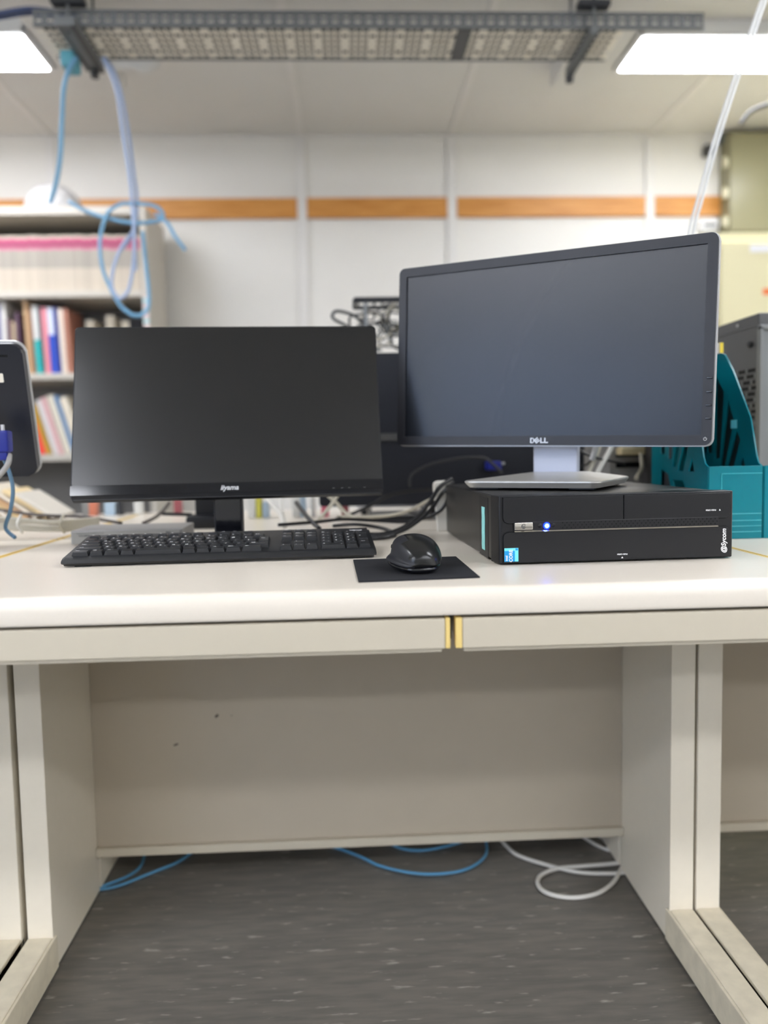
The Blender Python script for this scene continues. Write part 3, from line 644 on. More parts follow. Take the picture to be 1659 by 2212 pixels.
# ================================================================== teal file box and contents
t = thing('file_box', 'teal plastic magazine box with cut-out sides beside the computer', 'file box', (.675, 1.51, DZ))
xa, xb, yf, yb_ = .632, .728, 1.385, 1.645
def side(x):
    out = [(yf, 0), (yb_, 0), (yb_+.004, .343), (1.545, .343), (1.530, .338), (1.520, .329), (1.494, .303), (1.458, .255), (1.4265, .213), (1.412, .172), (1.403, .145), (1.396, .133), (yf, .128)]
    H = [[(1.564, .14), (1.564, .30), (1.532, .268), (1.532, .248), (1.545, .14)], [(1.54, .125), (1.513, .250), (1.490, .212), (1.522, .125)],
         [(1.515, .118), (1.478, .193), (1.464, .174), (1.490, .118)], [(1.466, .118), (1.452, .143), (1.440, .118)], [(1.60, .03), (1.60, .12), (1.56, .11), (1.52, .03)], [(1.50, .03), (1.54, .10), (1.49, .10), (1.43, .03)], [(1.60, .15), (1.60, .31), (1.58, .31), (1.58, .15)]]
    return obj('side_panel', B(T(0, 0, DZ)).prism(out, x-.0012, x+.0012, 'x', holes=H), M_teal, t, 30)
sd1 = side(xa); sd2 = side(xb)
obj('front_panel', B(T(0, 0, DZ)).box(xa, xb, yf-.002, yf+.001, .0, .1285, .001), M_teal, t)
obj('back_panel', B(T(0, 0, DZ)).box(xa, xb, yb_, yb_+.003, 0, .338, .001), M_tealD, t)
obj('bottom', B(T(0, 0, DZ)).box(xa, xb, yf, yb_, 0, .003), M_teal, t)
b = B(T(0, 0, DZ))
for z in (.012, .022, .032, .044): b.box(xa+.001, xb-.001, yf-.0034, yf-.0018, z, z+.0012, .0004)
obj('ridge', b, mat('teal_light_ridge', (70, 190, 200), .3), t)
LF = rrect(xa+.022, xb+.05, .052, .118, .005); LFi = rrect(xa+.0228, xb+.05, .0528, .1172, .0045)
obj('label_frame', B(T(0, 0, DZ)).box(xa+.022, xb-.001, yf-.0032, yf-.0018, .1150, .1160).box(xa+.022, xa+.023, yf-.0032, yf-.0018, .05, .1158), MATS['teal_light_ridge'], t)
obj('price_sticker', B(T(0, 0, DZ)).box(xb-.0024, xb-.0014, 1.476, 1.499, .196, .212), M_cy2, sd2)
# more bays of the same box continuing to the right
t2 = thing('file_box', 'second teal magazine box at the right edge, mostly cut off', 'file box', (.78, 1.51, DZ))
obj('front_panel', B(T(.1, 0, DZ)).box(xa, xb, yf-.002, yf+.001, .0, .1285, .001), M_teal, t2)
obj('bottom', B(T(.1, 0, DZ)).box(xa, xb, yf, yb_, 0, .003), M_teal, t2)
obj('side_panel', B(T(.1, 0, DZ)).prism([(yf, 0), (yb_, 0), (yb_, .12), (yf, .128)], xa-.0012, xa+.0012, 'x'), M_teal, t2)
obj('back_panel', B(T(.1, 0, DZ)).box(xa, xb, yb_-.003, yb_, 0, .12, .001), M_tealD, t2)
# dark sheet added to make the cut-outs look dark, then documents
tag(obj('folder', B(T(0, 0, DZ)).prism([(1.43, .004), (1.64, .004), (1.64, .336), (1.545, .336), (1.52, .318), (1.49, .285), (1.455, .235), (1.43, .19)], .7297, .7340, 'x'), M_bcab), 'black sheet added behind the right teal side panel to darken its cut-outs', 'folder')
for nm, xA, xB, yA, top, m, lb in (('folder', .700, .722, 1.60, .352, M_bcab, 'black folder standing in the teal magazine box'), ('folder', .640, .655, 1.60, .30, M_dark, 'dark folder low in the left of the teal magazine box'),
        ('booklet', .7345, .7370, 1.578, .366, M_wcab, 'white booklet sticking up behind the teal side panel'), ('booklet', .7375, .7400, 1.578, .366, M_grey, 'grey booklet between the white and yellow ones'), ('booklet', .7405, .7480, 1.580, .367, mat('yellow_tape', (235, 210, 60), .5), 'yellow booklet sticking up behind the teal side panel')):
    tag(obj(nm, B(T(0, 0, DZ)).box(xA, xB, yA, 1.640, .0035, top, .0006), m), lb, nm)
# ================================================================== tower computer at the right
TX, TY0, TY1, TZ = .812, 1.675, 2.12, .43
TY0 = 1.672
sc_ = TY0/1.60
p = at(1640, 675, TY0); TX = p.x; TZ = p.z-DZ
t = thing('tower_computer', 'tall dark grey tower computer behind the teal box at right', 'computer', (TX+.1, (TY0+TY1)/2, DZ))
obj('case', B(T(0, 0, DZ)).box(TX, TX+.20, TY0, TY1, .01, TZ, .003).box(TX-.0015, TX+.02, TY0+.01, TY1, TZ-.026, TZ-.0245), mat('tower_grey', (74, 75, 76), .42), t)
for y_ in (TY0+.09, TY0+.27): obj('screw', B(T(TX-.001, y_, DZ+TZ-.014) @ RY(-math.pi/2)).lathe([(.0035, 0), (.003, .002), (.001, .003)], 12), M_silver, t)
b = B(T(0, 0, DZ))
for i in range(16):
    for j in range(22):
        y_ = TY0+.012+i*.0105+(.005 if j % 2 else 0); z_ = .06+j*.0125
        if z_ > TZ-.10 or y_ > TY0+.17: continue
        m_ = 1 if (i*7+j*3) % 4 == 0 else 0
        b.prism([(y_+math.cos(a*math.pi/3)*.0042, z_+math.sin(a*math.pi/3)*.0042) for a in range(6)], TX-.0012, TX+.0002, 'x', mi=m_)
tag(obj('side_mesh', b, [M_hole, M_galv], t), kind='stuff')
obj('rear_frame', B(T(0, 0, DZ)).box(TX-.002, TX+.004, TY0-.012, TY0+.004, .03, TZ-.030, .001).box(TX-.002, TX+.19, TY0-.012, TY0+.002, TZ-.036, TZ-.026, .001), M_galv, t)
obj('rear_panel', B(T(0, 0, DZ)).box(TX+.004, TX+.19, TY0-.003, TY0+.002, .02, TZ-.03), M_galv, t)
obj('side_knob', B(T(TX, TY0+.03, DZ+TZ-.062) @ RY(-math.pi/2)).lathe([(.006, 0), (.0065, .006), (.004, .009)], 16), M_dark, t)
# dark slanting case behind the teal box
p = at(1420, 1000, 1.69)
tag(obj('file_box', B(T(0, 0, DZ)).prism([(p.x, 0), (p.x+.075, 0), (p.x+.030, .24), (p.x, .24)], 1.69, 1.79, 'y', bev=.001), mat('charcoal_box', (62, 60, 60), .5)), 'dark grey box standing left of the teal magazine box', 'file box')
# ================================================================== things seen between the computer and the right monitor
t = thing('desktop_machine', 'grey metal machine with connectors glimpsed under the right monitor', 'machine', (.56, 1.86, DZ))
a, c = at(1335, 1035, 1.8), at(1418, 1035, 1.8)
obj('case', B(T(0, 0, DZ)).box(a.x-.02, a.x+.09, 1.80, 2.05, .0, .175, .003), M_grey, t)
obj('slot', B(T(0, 0, DZ)).box(a.x-.005, a.x+.088, 1.7985, 1.8005, .118, .130).box(a.x-.005, a.x+.088, 1.7985, 1.8005, .142, .155), M_hole, t)
p = at(1368, 975, 1.77)
tg = thing('cord_plug', 'ivory plug with a drooping cord on the grey machine', 'plug', (p.x, p.y, p.z))
obj('plug_body', B().box(p.x-.030, p.x+.026, p.y-.01, p.y+.03, p.z-.008, p.z+.010, .004), mat('ivory_plug', (215, 200, 160), .5), tg)
obj('cord', B().tube([at(1384, 980, 1.76), at(1386, 995, 1.75), at(1386, 1012, 1.74), at(1378, 1026, 1.72), at(1374, 1034, 1.70)], .0045, 8), M_ocab, tg)
for k, (x0_, x1_, m) in enumerate(((1296, 1273, M_ocab), (1322, 1292, M_wcab))):
    cable('signal_cord', ('ivory' if k == 0 else 'white')+' straight cord slanting behind the right monitor neck, '+('nearer the neck' if k == 0 else 'farther from the neck'), [(x0_+4, 930, 1.72), (x0_, 962, 1.72), (x1_, 1018, 1.70), (x1_-12, 1060, 1.68)], .0046+.001*k, m)
cable('signal_cord', 'black cord passing behind the slanting white cords', [(1230, 955, 1.70), (1255, 975, 1.70), (1285, 988, 1.70), (1320, 996, 1.72), (1350, 1002, 1.74)], .0028, M_bcab, group=GB)
cable('signal_cord', 'thin black wire drooping beside the right monitor neck', [(1246, 1008, 1.70), (1266, 1004, 1.70), (1280, 990, 1.70), (1290, 965, 1.70)], .002, M_bcab, group=GB)
tag(obj('cord_sleeve', B().tube([at(1288, 960, 1.66), at(1284, 978, 1.66), at(1278, 994, 1.66)], .0062, 12), M_silver), 'clear ribbed sleeve on a cord beside the monitor neck', 'cord sleeve')
# large dark monitor turned away, on the far desk
a0, a1 = at(690, 1105, 1.93), at(1262, 1105, 1.93)
ztop = at(840, 762, 1.93).z
t = thing('monitor', 'big black monitor seen from behind on the far desk between both screens', 'monitor', ((a0.x+a1.x)/2, 1.97, DZ), 'monitors on the desks')
MN = mat('matt_navy_black', (22, 25, 34), .45)
obj('rear_shell', B().prism(rrect(a0.x, a1.x, DZ+.035, ztop, .008), 1.93, 1.965, 'y', bev=.003), MN, t)
zs1, zs0 = at(840, 936, 1.92).z, at(840, 952, 1.92).z
obj('grey_band', B().box(a0.x+.01, a1.x-.01, 1.925, 1.931, zs0, zs1, .001), M_dgrey, t)
obj('neck', B().box((a0.x+a1.x)/2-.05, (a0.x+a1.x)/2+.05, 1.965, 1.985, DZ+.006, DZ+.2, .003), M_black, t)
obj('base', B().prism(rrect((a0.x+a1.x)/2-.2, (a0.x+a1.x)/2+.2, 1.90, 2.08, .03), DZ, DZ+.012, 'z', bev=.003), M_black, t)
p = at(1068, 1005, 1.915)
pl = thing('vga_plug', 'blue plug on the back of the big dark monitor', 'plug', (p.x, p.y, p.z-.01))
obj('hood', B(T(*p)).box(-.022, .016, -.012, .010, -.012, .010, .004), M_vga, pl); obj('screw', B(T(*p)).cyl((.014, -.004, .004), (.024, -.004, .004), .003), M_silver, pl)
# dark machine base and small clutter behind the left monitor stand
a = at(412, 1135, 1.80)
t = thing('monitor_stand', 'black stand foot behind the left monitor neck', 'stand', (a.x+.04, 1.84, DZ))
obj('post', B().box(a.x+.005, a.x+.055, 1.83, 1.87, DZ+.02, DZ+.075, .004), M_black, t)
obj('foot', B().box(a.x-.012, a.x+.075, 1.80, 1.90, DZ, DZ+.030, .008), M_black, t)
obj('leg', B().tube([at(350, 1110, 1.84), at(415, 1112, 1.84)], .004, 8), M_black, t)
tag(obj('paper_box', B(T(0, 0, DZ)).box(at(455, 1120, 1.86).x, at(480, 1120, 1.86).x, 1.84, 1.92, 0, .035, .002), M_grey), 'small pale box beside the black stand foot', 'box')
# row of small jars and packets on the far desk edge
MS = [('red', (150, 80, 84)), ('pale pink', (225, 120, 140)), ('yellow', (210, 205, 90)), ('white', (215, 215, 210)), ('dark', (40, 42, 46)), ('pale blue', (170, 190, 205)), ('orange', (200, 120, 92)), ('grey', (130, 130, 128))]
items = [(545, 1092, 3, .02, .03), (560, 1085, 2, .014, .035), (575, 1096, 5, .016, .02), (640, 1092, 3, .02, .03), (655, 1086, 5, .014, .034), (676, 1080, 3, .012, .03), (702, 1084, 1, .02, .02), (745, 1084, 0, .02, .018), (188, 1096, 7, .02, .02), (203, 1094, 6, .02, .018), (240, 1096, 5, .03, .016), (262, 1094, 4, .012, .02), (300, 1096, 3, .02, .016), (385, 1094, 0, .02, .02)]
for k, (px_, py_, ci, w_, hh) in enumerate(items):
    Yk = 2.28 if px_ < 420 else 2.08
    q = at(px_, py_, Yk); m = mat('packet_'+MS[ci][0].replace(' ', '_'), MS[ci][1], .5)
    place = 'beyond the silver box' if px_ < 420 else 'under the chin of the left monitor'
    n_th = ['leftmost', 'next to leftmost', 'middle', 'right of middle', 'rightmost']
    tag(obj('small_packet', B(T(q.x, Yk, DZ)).box(-w_/2, w_/2, -.015, .015, 0, hh+.02, .002), m), 'tiny %s packet on the far desk %s' % (MS[ci][0]+(' tall' if hh > .03 else ''), place), 'packet', 'small packets on the far desks')
a = at(760, 1100, 2.05); c = at(1000, 1100, 2.05)
t = thing('desk_shelf', 'low white desk shelf under the big dark monitor', 'shelf', ((a.x+c.x)/2-.03, 2.1, DZ))
# ================================================================== rack with tangled cords above the dark monitor
zr = at(800, 655, 2.25).z; xa_, xb_ = at(765, 655, 2.25).x, at(905, 655, 2.25).x
t = thing('wire_rack', 'black wire rack piled with cords between the monitor tops', 'rack', ((xa_+xb_)/2, 2.25, DZ))
b = B().tube([(xa_, 2.20, zr), (xb_, 2.20, zr)], .008, 8).tube([(xa_, 2.32, zr), (xb_, 2.32, zr)], .006, 8).tube([(xa_, 2.2, zr), (xa_, 2.32, zr)], .005, 8)
for k in range(8): x = xa_+.01+(xb_-xa_-.02)*k/7; b.tube([(x, 2.20, zr), (x, 2.32, zr)], .003, 6)
obj('top_grid', b, M_dark, t)
for x, y in ((xa_+.03, 2.2), (xb_-.005, 2.2), (xa_+.03, 2.32), (xb_-.005, 2.32)): obj('post', B().cyl((x, y, DZ), (x, y, zr), .005, n=8), M_galv, t)
zsh = at(800, 770, 2.25).z
obj('middle_shelf', B().box(xa_, xb_, 2.20, 2.32, zsh-.006, zsh), M_dark, t)
rr = random.Random(5); b = B()
for k in range(22):
    cx_, cz_ = rr.uniform(xa_+.03, xb_-.01), rr.uniform(zsh+.02, zr-.035); R_ = rr.uniform(.015, .05); ph = rr.uniform(0, 6.28)
    pts = [(cx_+math.cos(ph+q*.9)*R_*rr.uniform(.7, 1.2), 2.26+rr.uniform(-.04, .04), max(zsh+.004, cz_+math.sin(ph+q*.9)*R_*.8)) for q in range(7)]
    b.tube(pts, rr.uniform(.002, .004), 6, mi=k % 3)
tag(obj('cord_tangle', b, [M_bcab, M_galv, M_ocab]), 'tangle of grey and black cords heaped on the wire rack', 'cords', kind='stuff')
cable('signal_cord', 'dark cord loop sticking out left of the wire rack', [(775, 720, 2.26), (745, 702, 2.24), (722, 690, 2.22), (718, 680, 2.22), (730, 672, 2.22), (765, 682, 2.24), (785, 700, 2.26)], .0042, M_dark)
# ================================================================== bookshelf at left rear
YS, YSB = 3.66, 4.03
xr = at(318, 560, YS).x; xl = xr-1.35
zT = at(150, 445, YS).z
t = thing('bookshelf', 'tall cream open bookshelf against the back wall at left', 'bookshelf', ((xl+xr)/2, (YS+YSB)/2, 0))
obj('side_panel', B().box(xr-.028, xr, YS, YSB, 0, zT, .003), M_shelf, t); obj('side_panel', B().box(xl, xl+.028, YS, YSB, 0, zT, .003), M_shelf, t)
obj('back_panel', B().box(xl+.028, xr-.028, YSB-.01, YSB, 0, zT-.01), M_shelfin, t)
levels = [at(150, 628, YS).z, at(120, 806, YS).z, at(120, 982, YS).z, at(120, 982, YS).z-.40, .08]
obj('top_board', B().box(xl+.028, xr-.028, YS, YSB-.01, zT-.036, zT, .003), M_shelf, t)
for z in levels: obj('shelf_board', B().box(xl+.028, xr-.028, YS, YSB-.01, z-.028, z, .003), M_shelf, t)
lbl = obj('post_label', B().box(xr-.026, xr-.002, YS-.001, YS+.001, at(312, 705, YS).z, at(312, 640, YS).z), mat('pale_pink_label', (228, 205, 205), .6), t)
b = B()
for k in range(3):
    q = at(312, 648+k*22, YS).z; b.box(xr-.026, xr-.002, YS-.002, YS, q-.012, q+.006)
obj('label_stripe', b, mat('pale_teal_label', (165, 215, 215), .6), lbl)
def book(name, x, w_, h_, z, col, label, group, bands=(), lean=0, dep=.2, cat='book', off=.03):
    Mx = T(x, YS+off, z+.0005) @ RY(lean)
    mats_ = [mat('cover_%d_%d_%d' % col, col, .6), M_paper]
    b = B(Mx); zs_ = sorted(set([0, h_]+[q for bd in bands for q in bd[:2]]))
    for a_, c_ in zip(zs_[:-1], zs_[1:]):
        mi = 0
        for bd in bands:
            if bd[0] <= (a_+c_)/2 <= bd[1]:
                mm = mat('cover_%d_%d_%d' % bd[2], bd[2], .6)
                if mm not in mats_: mats_.append(mm)
                mi = mats_.index(mm)
        b.box(0, w_, 0, dep, a_, c_, mi=mi)
    o = obj(name, b, mats_); tag(o, label, cat, group)
    return o
# top row: run of magazines with pink bands
z1 = levels[0]; x = xl+.04; k = 0; hM = at(150, 505, YS).z-z1
rr = random.Random(11)
while x < xr-.045:
    w_ = rr.uniform(.011, .016); h_ = hM+rr.uniform(-.003, .003); f = rr.uniform(.92, 1.0); g = rr.choice([178, 172, 184, 165])
    x_ = at(0, 500, YS).x
    book('magazine', x, w_-.001, h_, z1, (int(204*f), int(192*f), int(174*f)), 'thin magazine with pink spine band in the long top-shelf row', 'magazines on the top shelf',
         bands=[(h_-.035, h_-.012, (180, 78, 112)), (h_-.05, h_-.035, (140, 70, 92)), (h_-.060, h_-.05, (205, 110, 140)), (h_*.42, h_-.060, (int(172*f), int(164*f), int(152*f)))], dep=.2)
    x += w_; k += 1
# second shelf: coloured books
z2 = levels[1]
def px2x(px, py=800): return at(px, py, YS+.03).x
G2 = 'books on the second shelf'
specs = [(-48, 14, .30, (60, 70, 120), 'navy book leftmost in view on the second shelf', ()), (-22, 16, .27, (200, 60, 60), 'red book near the left picture edge on the second shelf', ()), (-1, 9, .31, (110, 112, 150), 'slate blue book at the left picture edge, second shelf', ()),
 (9, 9, .315, (225, 222, 215), 'tall white book above the left-edge monitor, second shelf', ()), (20, 9, .24, (110, 80, 90), 'short brown book right of the tall white one', ()), (30, 8, .23, (180, 160, 130), 'short tan book above the left-edge monitor', ()), (39, 7, .27, (96, 70, 90), 'dull purple book left of the tall tan ones', ()),
 (62, 8, .32, (200, 165, 125), 'tall tan leaning book, tallest on the second shelf', ()), (71, 7, .29, (150, 110, 80), 'brown book right of the tall tan one', ()),
 (80, 10, .30, (225, 225, 220), 'white book with turquoise lower half on the second shelf', ((0, .15, (40, 180, 180)),)), (91, 7, .30, (20, 110, 110), 'dark teal book beside the white and turquoise one', ((.15, .30, (90, 95, 100)),)),
 (99, 11, .29, (225, 140, 150), 'pink book between teal and blue ones', ()), (112, 12, .29, (45, 80, 190), 'blue book with white upper half on the second shelf', ((.17, .29, (215, 220, 235)),)), (125, 8, .29, (30, 50, 140), 'dark blue book right of the blue and white one', ()),
 (135, 10, .285, (228, 215, 200), 'cream book left of the monitor edge, second shelf', ()), (146, 10, .285, (176, 120, 100), 'red-brown book half hidden by the left monitor', ())]
for px_, wpx, h_, col, lb, bd in specs:
    book('book', px2x(px_), wpx*3.69/FPX-.001, h_*1.0, z2, col, lb, G2, bands=bd, lean=-.035 if px_ > 50 else 0)
for px_, top, lb in ((185, 692, 'small cream booklet peeping over monitor top, left one'), (228, 682, 'pair of cream booklets peeping over the monitor top'), (262, 694, 'short cream booklet peeping over monitor top, right one')):
    q = at(px_, top, YS+.1); book('booklet', q.x, .035, q.z-z2, z2, (226, 216, 196), lb, 'booklets behind the left monitor', dep=.15, off=.1)
for px_ in (278, 292): 
    q = at(px_, 688, YS+.1); book('booklet', q.x, .012, q.z-z2, z2, (60, 60, 66), 'dark booklet behind the left monitor top, '+('left one' if px_ < 285 else 'right one'), 'booklets behind the left monitor', dep=.15, off=.1)
# third shelf: leaning files
z3 = levels[2]; G3 = 'leaning files on the third shelf'
for px_, wpx, h_, col, lean, lb, bd in ((70, 16, .17, (235, 70, 60), -.27, 'red file leaning on the third shelf', ()), (88, 9, .23, (190, 150, 50), -.27, 'mustard yellow file leaning on the third shelf', ()), (102, 9, .25, (222, 218, 214), -.27, 'white file leaning beside the mustard one', ()), (114, 9, .26, (225, 180, 180), -.27, 'pale pink file leaning on the third shelf', ()), (127, 14, .27, (215, 208, 190), -.27, 'cream file leaning behind the left monitor edge', ()), (144, 6, .27, (90, 140, 190), -.27, 'thin blue file leaning at the monitor edge', ()), (153, 16, .26, (220, 210, 190), -.27, 'beige file mostly hidden by the left monitor', ())):
    o = book('file', px2x(px_+14, 980), wpx*3.69/FPX, h_, z3, col, lb, G3, lean=lean, bands=bd)
# white safety helmet on top
p = at(112, 440, 3.80)
t = thing('safety_helmet', 'white round safety helmet on top of the bookshelf', 'helmet', (p.x, 3.82, zT))
ro = .125
obj('shell', B(T(p.x, 3.82, zT)).lathe([(ro*1.02, .004), (ro, .03), (ro*.95, .065), (ro*.82, .095), (ro*.6, .12), (ro*.32, .136), (.0, .141)], 36), mat('helmet_white', (200, 198, 196), .35), t, 180)
obj('brim', B(T(p.x, 3.82, zT)).lathe([(ro*1.0, 0), (ro*1.08, .002), (ro*1.07, .008), (ro*.98, .012)], 36).prism([(-.07, -.10), (.07, -.10), (.06, -.145), (0, -.16), (-.06, -.145)], .002, .008, 'z'), MATS['helmet_white'], t, 60)
# leaning paper folders on the far left desk
Gp = 'papers heaped on the far left desk'
cols = [((222, 200, 150), 'golden'), ((214, 206, 190), 'white'), ((224, 196, 140), 'deep yellow'), ((206, 176, 128), 'tan'), ((222, 214, 200), 'off-white'), ((226, 202, 150), 'yellow-cream'), ((198, 160, 120), 'light brown'), ((220, 210, 192), 'cream'), ((228, 206, 160), 'pale yellow'), ((214, 208, 196), 'ivory')]
for k, (col, nm) in enumerate(cols):
    q = at(-30+k*19, 1098, 2.22); ln = (.15, .17, .16, .18, .19, .17, .15, .155, .13, .115)[k]
    tag(obj('folder', B(T(q.x, 2.13+.006*(k % 3), DZ+.0085) @ RY(-.98)).box(-.0045, .0045, 0, .16, .0, ln, .001), mat('folder_%d' % k, col, .7)), '%s folder slumped in the heap on the far left desk' % nm, 'folder', Gp)
tag(obj('document_tray', B(T(0, 0, DZ)).box(-1.42, -1.18, 2.03, 2.30, 0, .055, .004), M_dgrey), 'dark tray beside the paper heap at the left edge', 'tray')
# ================================================================== cabinets at right rear
YC = 3.2
xc = at(1552, 560, YC).x; zc = at(1600, 502, YC).z
t = thing('cabinet', 'pale yellow cabinet at the right, below the olive one', 'cabinet', (xc+.45, YC+.22, 0), 'cabinets at the right')
obj('body', B().box(xc, xc+.9, YC+.004, YC+.45, 0, zc, .004), M_cab1, t)
for k in range(2):
    d = obj('door', B().box(xc+.006+k*.45, xc+.446+k*.45, YC-.014, YC+.003, .06, zc-.04, .003), M_cab1, t)
    obj('handle', B().box(xc+(.40 if k == 0 else .47), xc+(.415 if k == 0 else .485), YC-.03, YC-.014, .9, 1.02, .003), M_galv, d)
    if k == 0:
        a, c = at(1620, 545, YC-.015), at(1662, 528, YC-.015); obj('label', B().box(a.x, c.x+.03, YC-.0155, YC-.0138, a.z, c.z), M_white, d)
        a, c = at(1648, 637, YC-.015), at(1665, 623, YC-.015); obj('orange_label', B().box(a.x, c.x+.02, YC-.0155, YC-.0138, a.z, c.z), mat('orange_print', (235, 120, 60), .5), d)
YU = 4.0
xu = at(1573, 400, YU).x; zu = min(at(1600, 272, YU).z, ZC-.02); zl = at(1600, 506, YU).z
t = thing('cabinet', 'olive-cream wall cabinet with side hinges at top right', 'cabinet', (xu+.43, YU+.05, zl), 'cabinets at the right')
obj('body', B().box(xu, xu+.85, YU+.004, YW-.001, zl, zu, .004), M_cab2, t)
for k in range(2):
    d = obj('door', B().box(xu+.004+k*.425, xu+.42+k*.425, YU-.014, YU+.003, zl+.012, zu-.01, .003), M_cab2, t)
    if k == 0:
        for py_ in (352, 418, 480):
            q = at(1563, py_, YU); obj('hinge', B().box(q.x-.004, q.x+.018, YU-.016, YU+.012, q.z-.022, q.z+.022, .002).cyl((q.x-.002, YU-.01, q.z-.026), (q.x-.002, YU-.01, q.z+.026), .006), mat('hinge_metal', (196, 190, 160), .4, metal=.4), d)
for px_, py_, w_, h_, nm, lb, m in ((1525, 330, .045, .05, 'wall_bracket', 'small dark bracket on the wall left of the hinged cabinet', M_dgrey), (1562, 300, .05, .07, 'wall_bracket', 'small slate bracket at the top of the hinged cabinet', mat('slate', (84, 92, 98), .5)), (1524, 492, .09, .05, 'junction_box', 'white junction box with a dark slot above the right monitor', M_white)):
    q = at(px_, py_, YW)
    o = tag(obj(nm, B().box(q.x-w_/2, q.x+w_/2, YW-.05, YW-.0005, q.z-h_/2, q.z+h_/2, .004), m), lb, 'bracket' if 'bracket' in nm else 'box')
    if nm == 'junction_box': obj('slot', B().box(q.x-.03, q.x+.035, YW-.052, YW-.05, q.z-.008, q.z+.008), M_dgrey, o)
# ================================================================== ceiling cable tray
YT0, YT1 = 2.62, 2.83
zt_ = at(700, 58, YT0).z; xa_, xb_ = at(72, 60, YT0).x, at(1352, 60, YT0).x
t = thing('cable_tray', 'long perforated steel cable tray hanging under the ceiling', 'cable tray', ((xa_+xb_)/2, (YT0+YT1)/2, zt_))
def perf(b, x0, x1, y0, y1, z, nx, ny, fx=.5, fy=.45, th=.0015, axis='z', mi=0, skip=None):
    cx, cy = (x1-x0)/nx, (y1-y0)/ny
    t_ = bmesh.new()
    def P(u, v, w_): return (u, v, w_) if axis == 'z' else (u, w_, v)
    for i in range(nx):
        for j in range(ny):
            a, c, d, e = x0+i*cx, x0+(i+1)*cx, y0+j*cy, y0+(j+1)*cy
            if skip and skip(i, j):
                t_.faces.new([t_.verts.new(P(*q, z)) for q in ((a, d), (c, d), (c, e), (a, e))]); continue
            hx, hy = cx*fx/2, cy*fy/2; mx, my = (a+c)/2, (d+e)/2
            o_ = [t_.verts.new(P(*q, z)) for q in ((a, d), (c, d), (c, e), (a, e))]; i_ = [t_.verts.new(P(*q, z)) for q in ((mx-hx, my-hy), (mx+hx, my-hy), (mx+hx, my+hy), (mx-hx, my+hy))]
            for k in range(4): t_.faces.new((o_[k], o_[(k+1) % 4], i_[(k+1) % 4], i_[k]))
    bmesh.ops.remove_doubles(t_, verts=t_.verts, dist=1e-5)
    b._add(t_, mi); return b
b = perf(B(), xa_, xb_, YT0+.004, YT1-.004, zt_, 84, 6, .74, .58, skip=lambda i, j: (i % 4 == 3 and j % 3 != 1))
o = obj('tray_floor', b, M_tray, t); md = o.modifiers.new('s', 'SOLIDIFY'); md.thickness = .0012
zr1 = at(700, 24, YT0).z
b = perf(B(), xa_, xb_+.25, zt_+.006, zr1-.006, YT0, 60, 2, .5, .4, axis='y').box(xa_, xb_+.25, YT0-.004, YT0+.008, zt_-.003, zt_+.006).box(xa_, xb_+.25, YT0-.004, YT0+.012, zr1-.008, zr1)
obj('side_rail', b, M_galv, t)
obj('side_rail', perf(B(), xa_, xb_, zt_+.006, zr1-.006, YT1, 60, 2, .5, .4, axis='y').box(xa_, xb_, YT1-.008, YT1+.004, zt_-.003, zt_+.006).box(xa_, xb_, YT1-.012, YT1+.004, zr1-.008, zr1), M_galv, t)
q = at(995, 90, 2.72); obj('joint_plate', B().box(q.x-.022, q.x+.022, YT0+.005, YT1-.005, zt_-.005, zt_-.002), M_dgrey, t)
rr = random.Random(9)
for k in range(7):  # cords added so the holes of the tray floor look dark
    y_ = YT0+.03+k*.024; P_ = [Vector((xa_+.02+(xb_-xa_-.04)*q/9, y_+rr.uniform(-.006, .006), zt_+.0105)) for q in range(10)]
    tag(obj('network_cord', B().tube(P_, .009, 8), mat('tray_cord_brown', (104, 90, 80), .6) if k % 2 else mat('tray_cord_grey', (90, 88, 88), .6), None, 180), 'cord added inside the ceiling cable tray to darken its holes', 'cable', 'cords inside the ceiling tray')
# hanging strut channels under the tray
for k, (pa, pb, ww, lb) in enumerate(((( 140, 45), (205, 148), .030, 'left steel strut crossing under the ceiling cable tray'), ((1292, 62), (1222, 158), .012, 'right thin steel strut crossing under the ceiling cable tray'))):
    zz_ = zt_-.022
    A_, C_ = atz(pa[0], pa[1], zz_), atz(pb[0], pb[1], zz_)
    xm = (A_.x+C_.x)/2
    t = thing('strut', lb, 'strut', (xm, (A_.y+C_.y)/2, zz_-.02))
    obj('channel', B().box(xm-ww, xm+ww, A_.y, C_.y, zz_-.012, zz_+.016, .002).box(xm-ww*.6, xm-ww*.5, A_.y+.01, C_.y-.01, zz_-.014, zz_-.011, mi=1).box(xm+ww*.5, xm+ww, A_.y, C_.y, zz_-.016, zz_-.012, mi=1), [M_galv, M_dgrey], t)
    for y_ in (YT0-.03, YT1+.02): obj('threaded_rod', B().cyl((xm+(.0 if k else -.0), y_, zz_-.02), (xm, y_, ZC-.0005), .005, n=8), M_galv, t)
    obj('clamp', B().box(xm-.05, xm+.05, YT0-.045, YT0-.006, zr1, zr1+.018, .002), M_dark, t)
    obj('end_nut', B().cyl((xm, C_.y-.01, zz_-.035), (xm, C_.y-.01, zz_-.012), .014, n=6), M_dgrey, t)
# blue-black cords lying in the tray, left
for k in range(3):
    q0 = at(-40, 33+k*5, YT0+.05); cable('network_cord', 'dark blue cord entering the tray from the left edge', [(-60, 34+k*6, 2.66+.02*k), (0, 27+k*6, 2.66+.02*k), (60, 18+k*6, 2.66+.02*k), (110, 22+k*5, 2.68), (170, 34+k*3, 2.70)], .006, mat('navy_cord', (70, 84, 120), .5), group='dark blue cords in the tray')
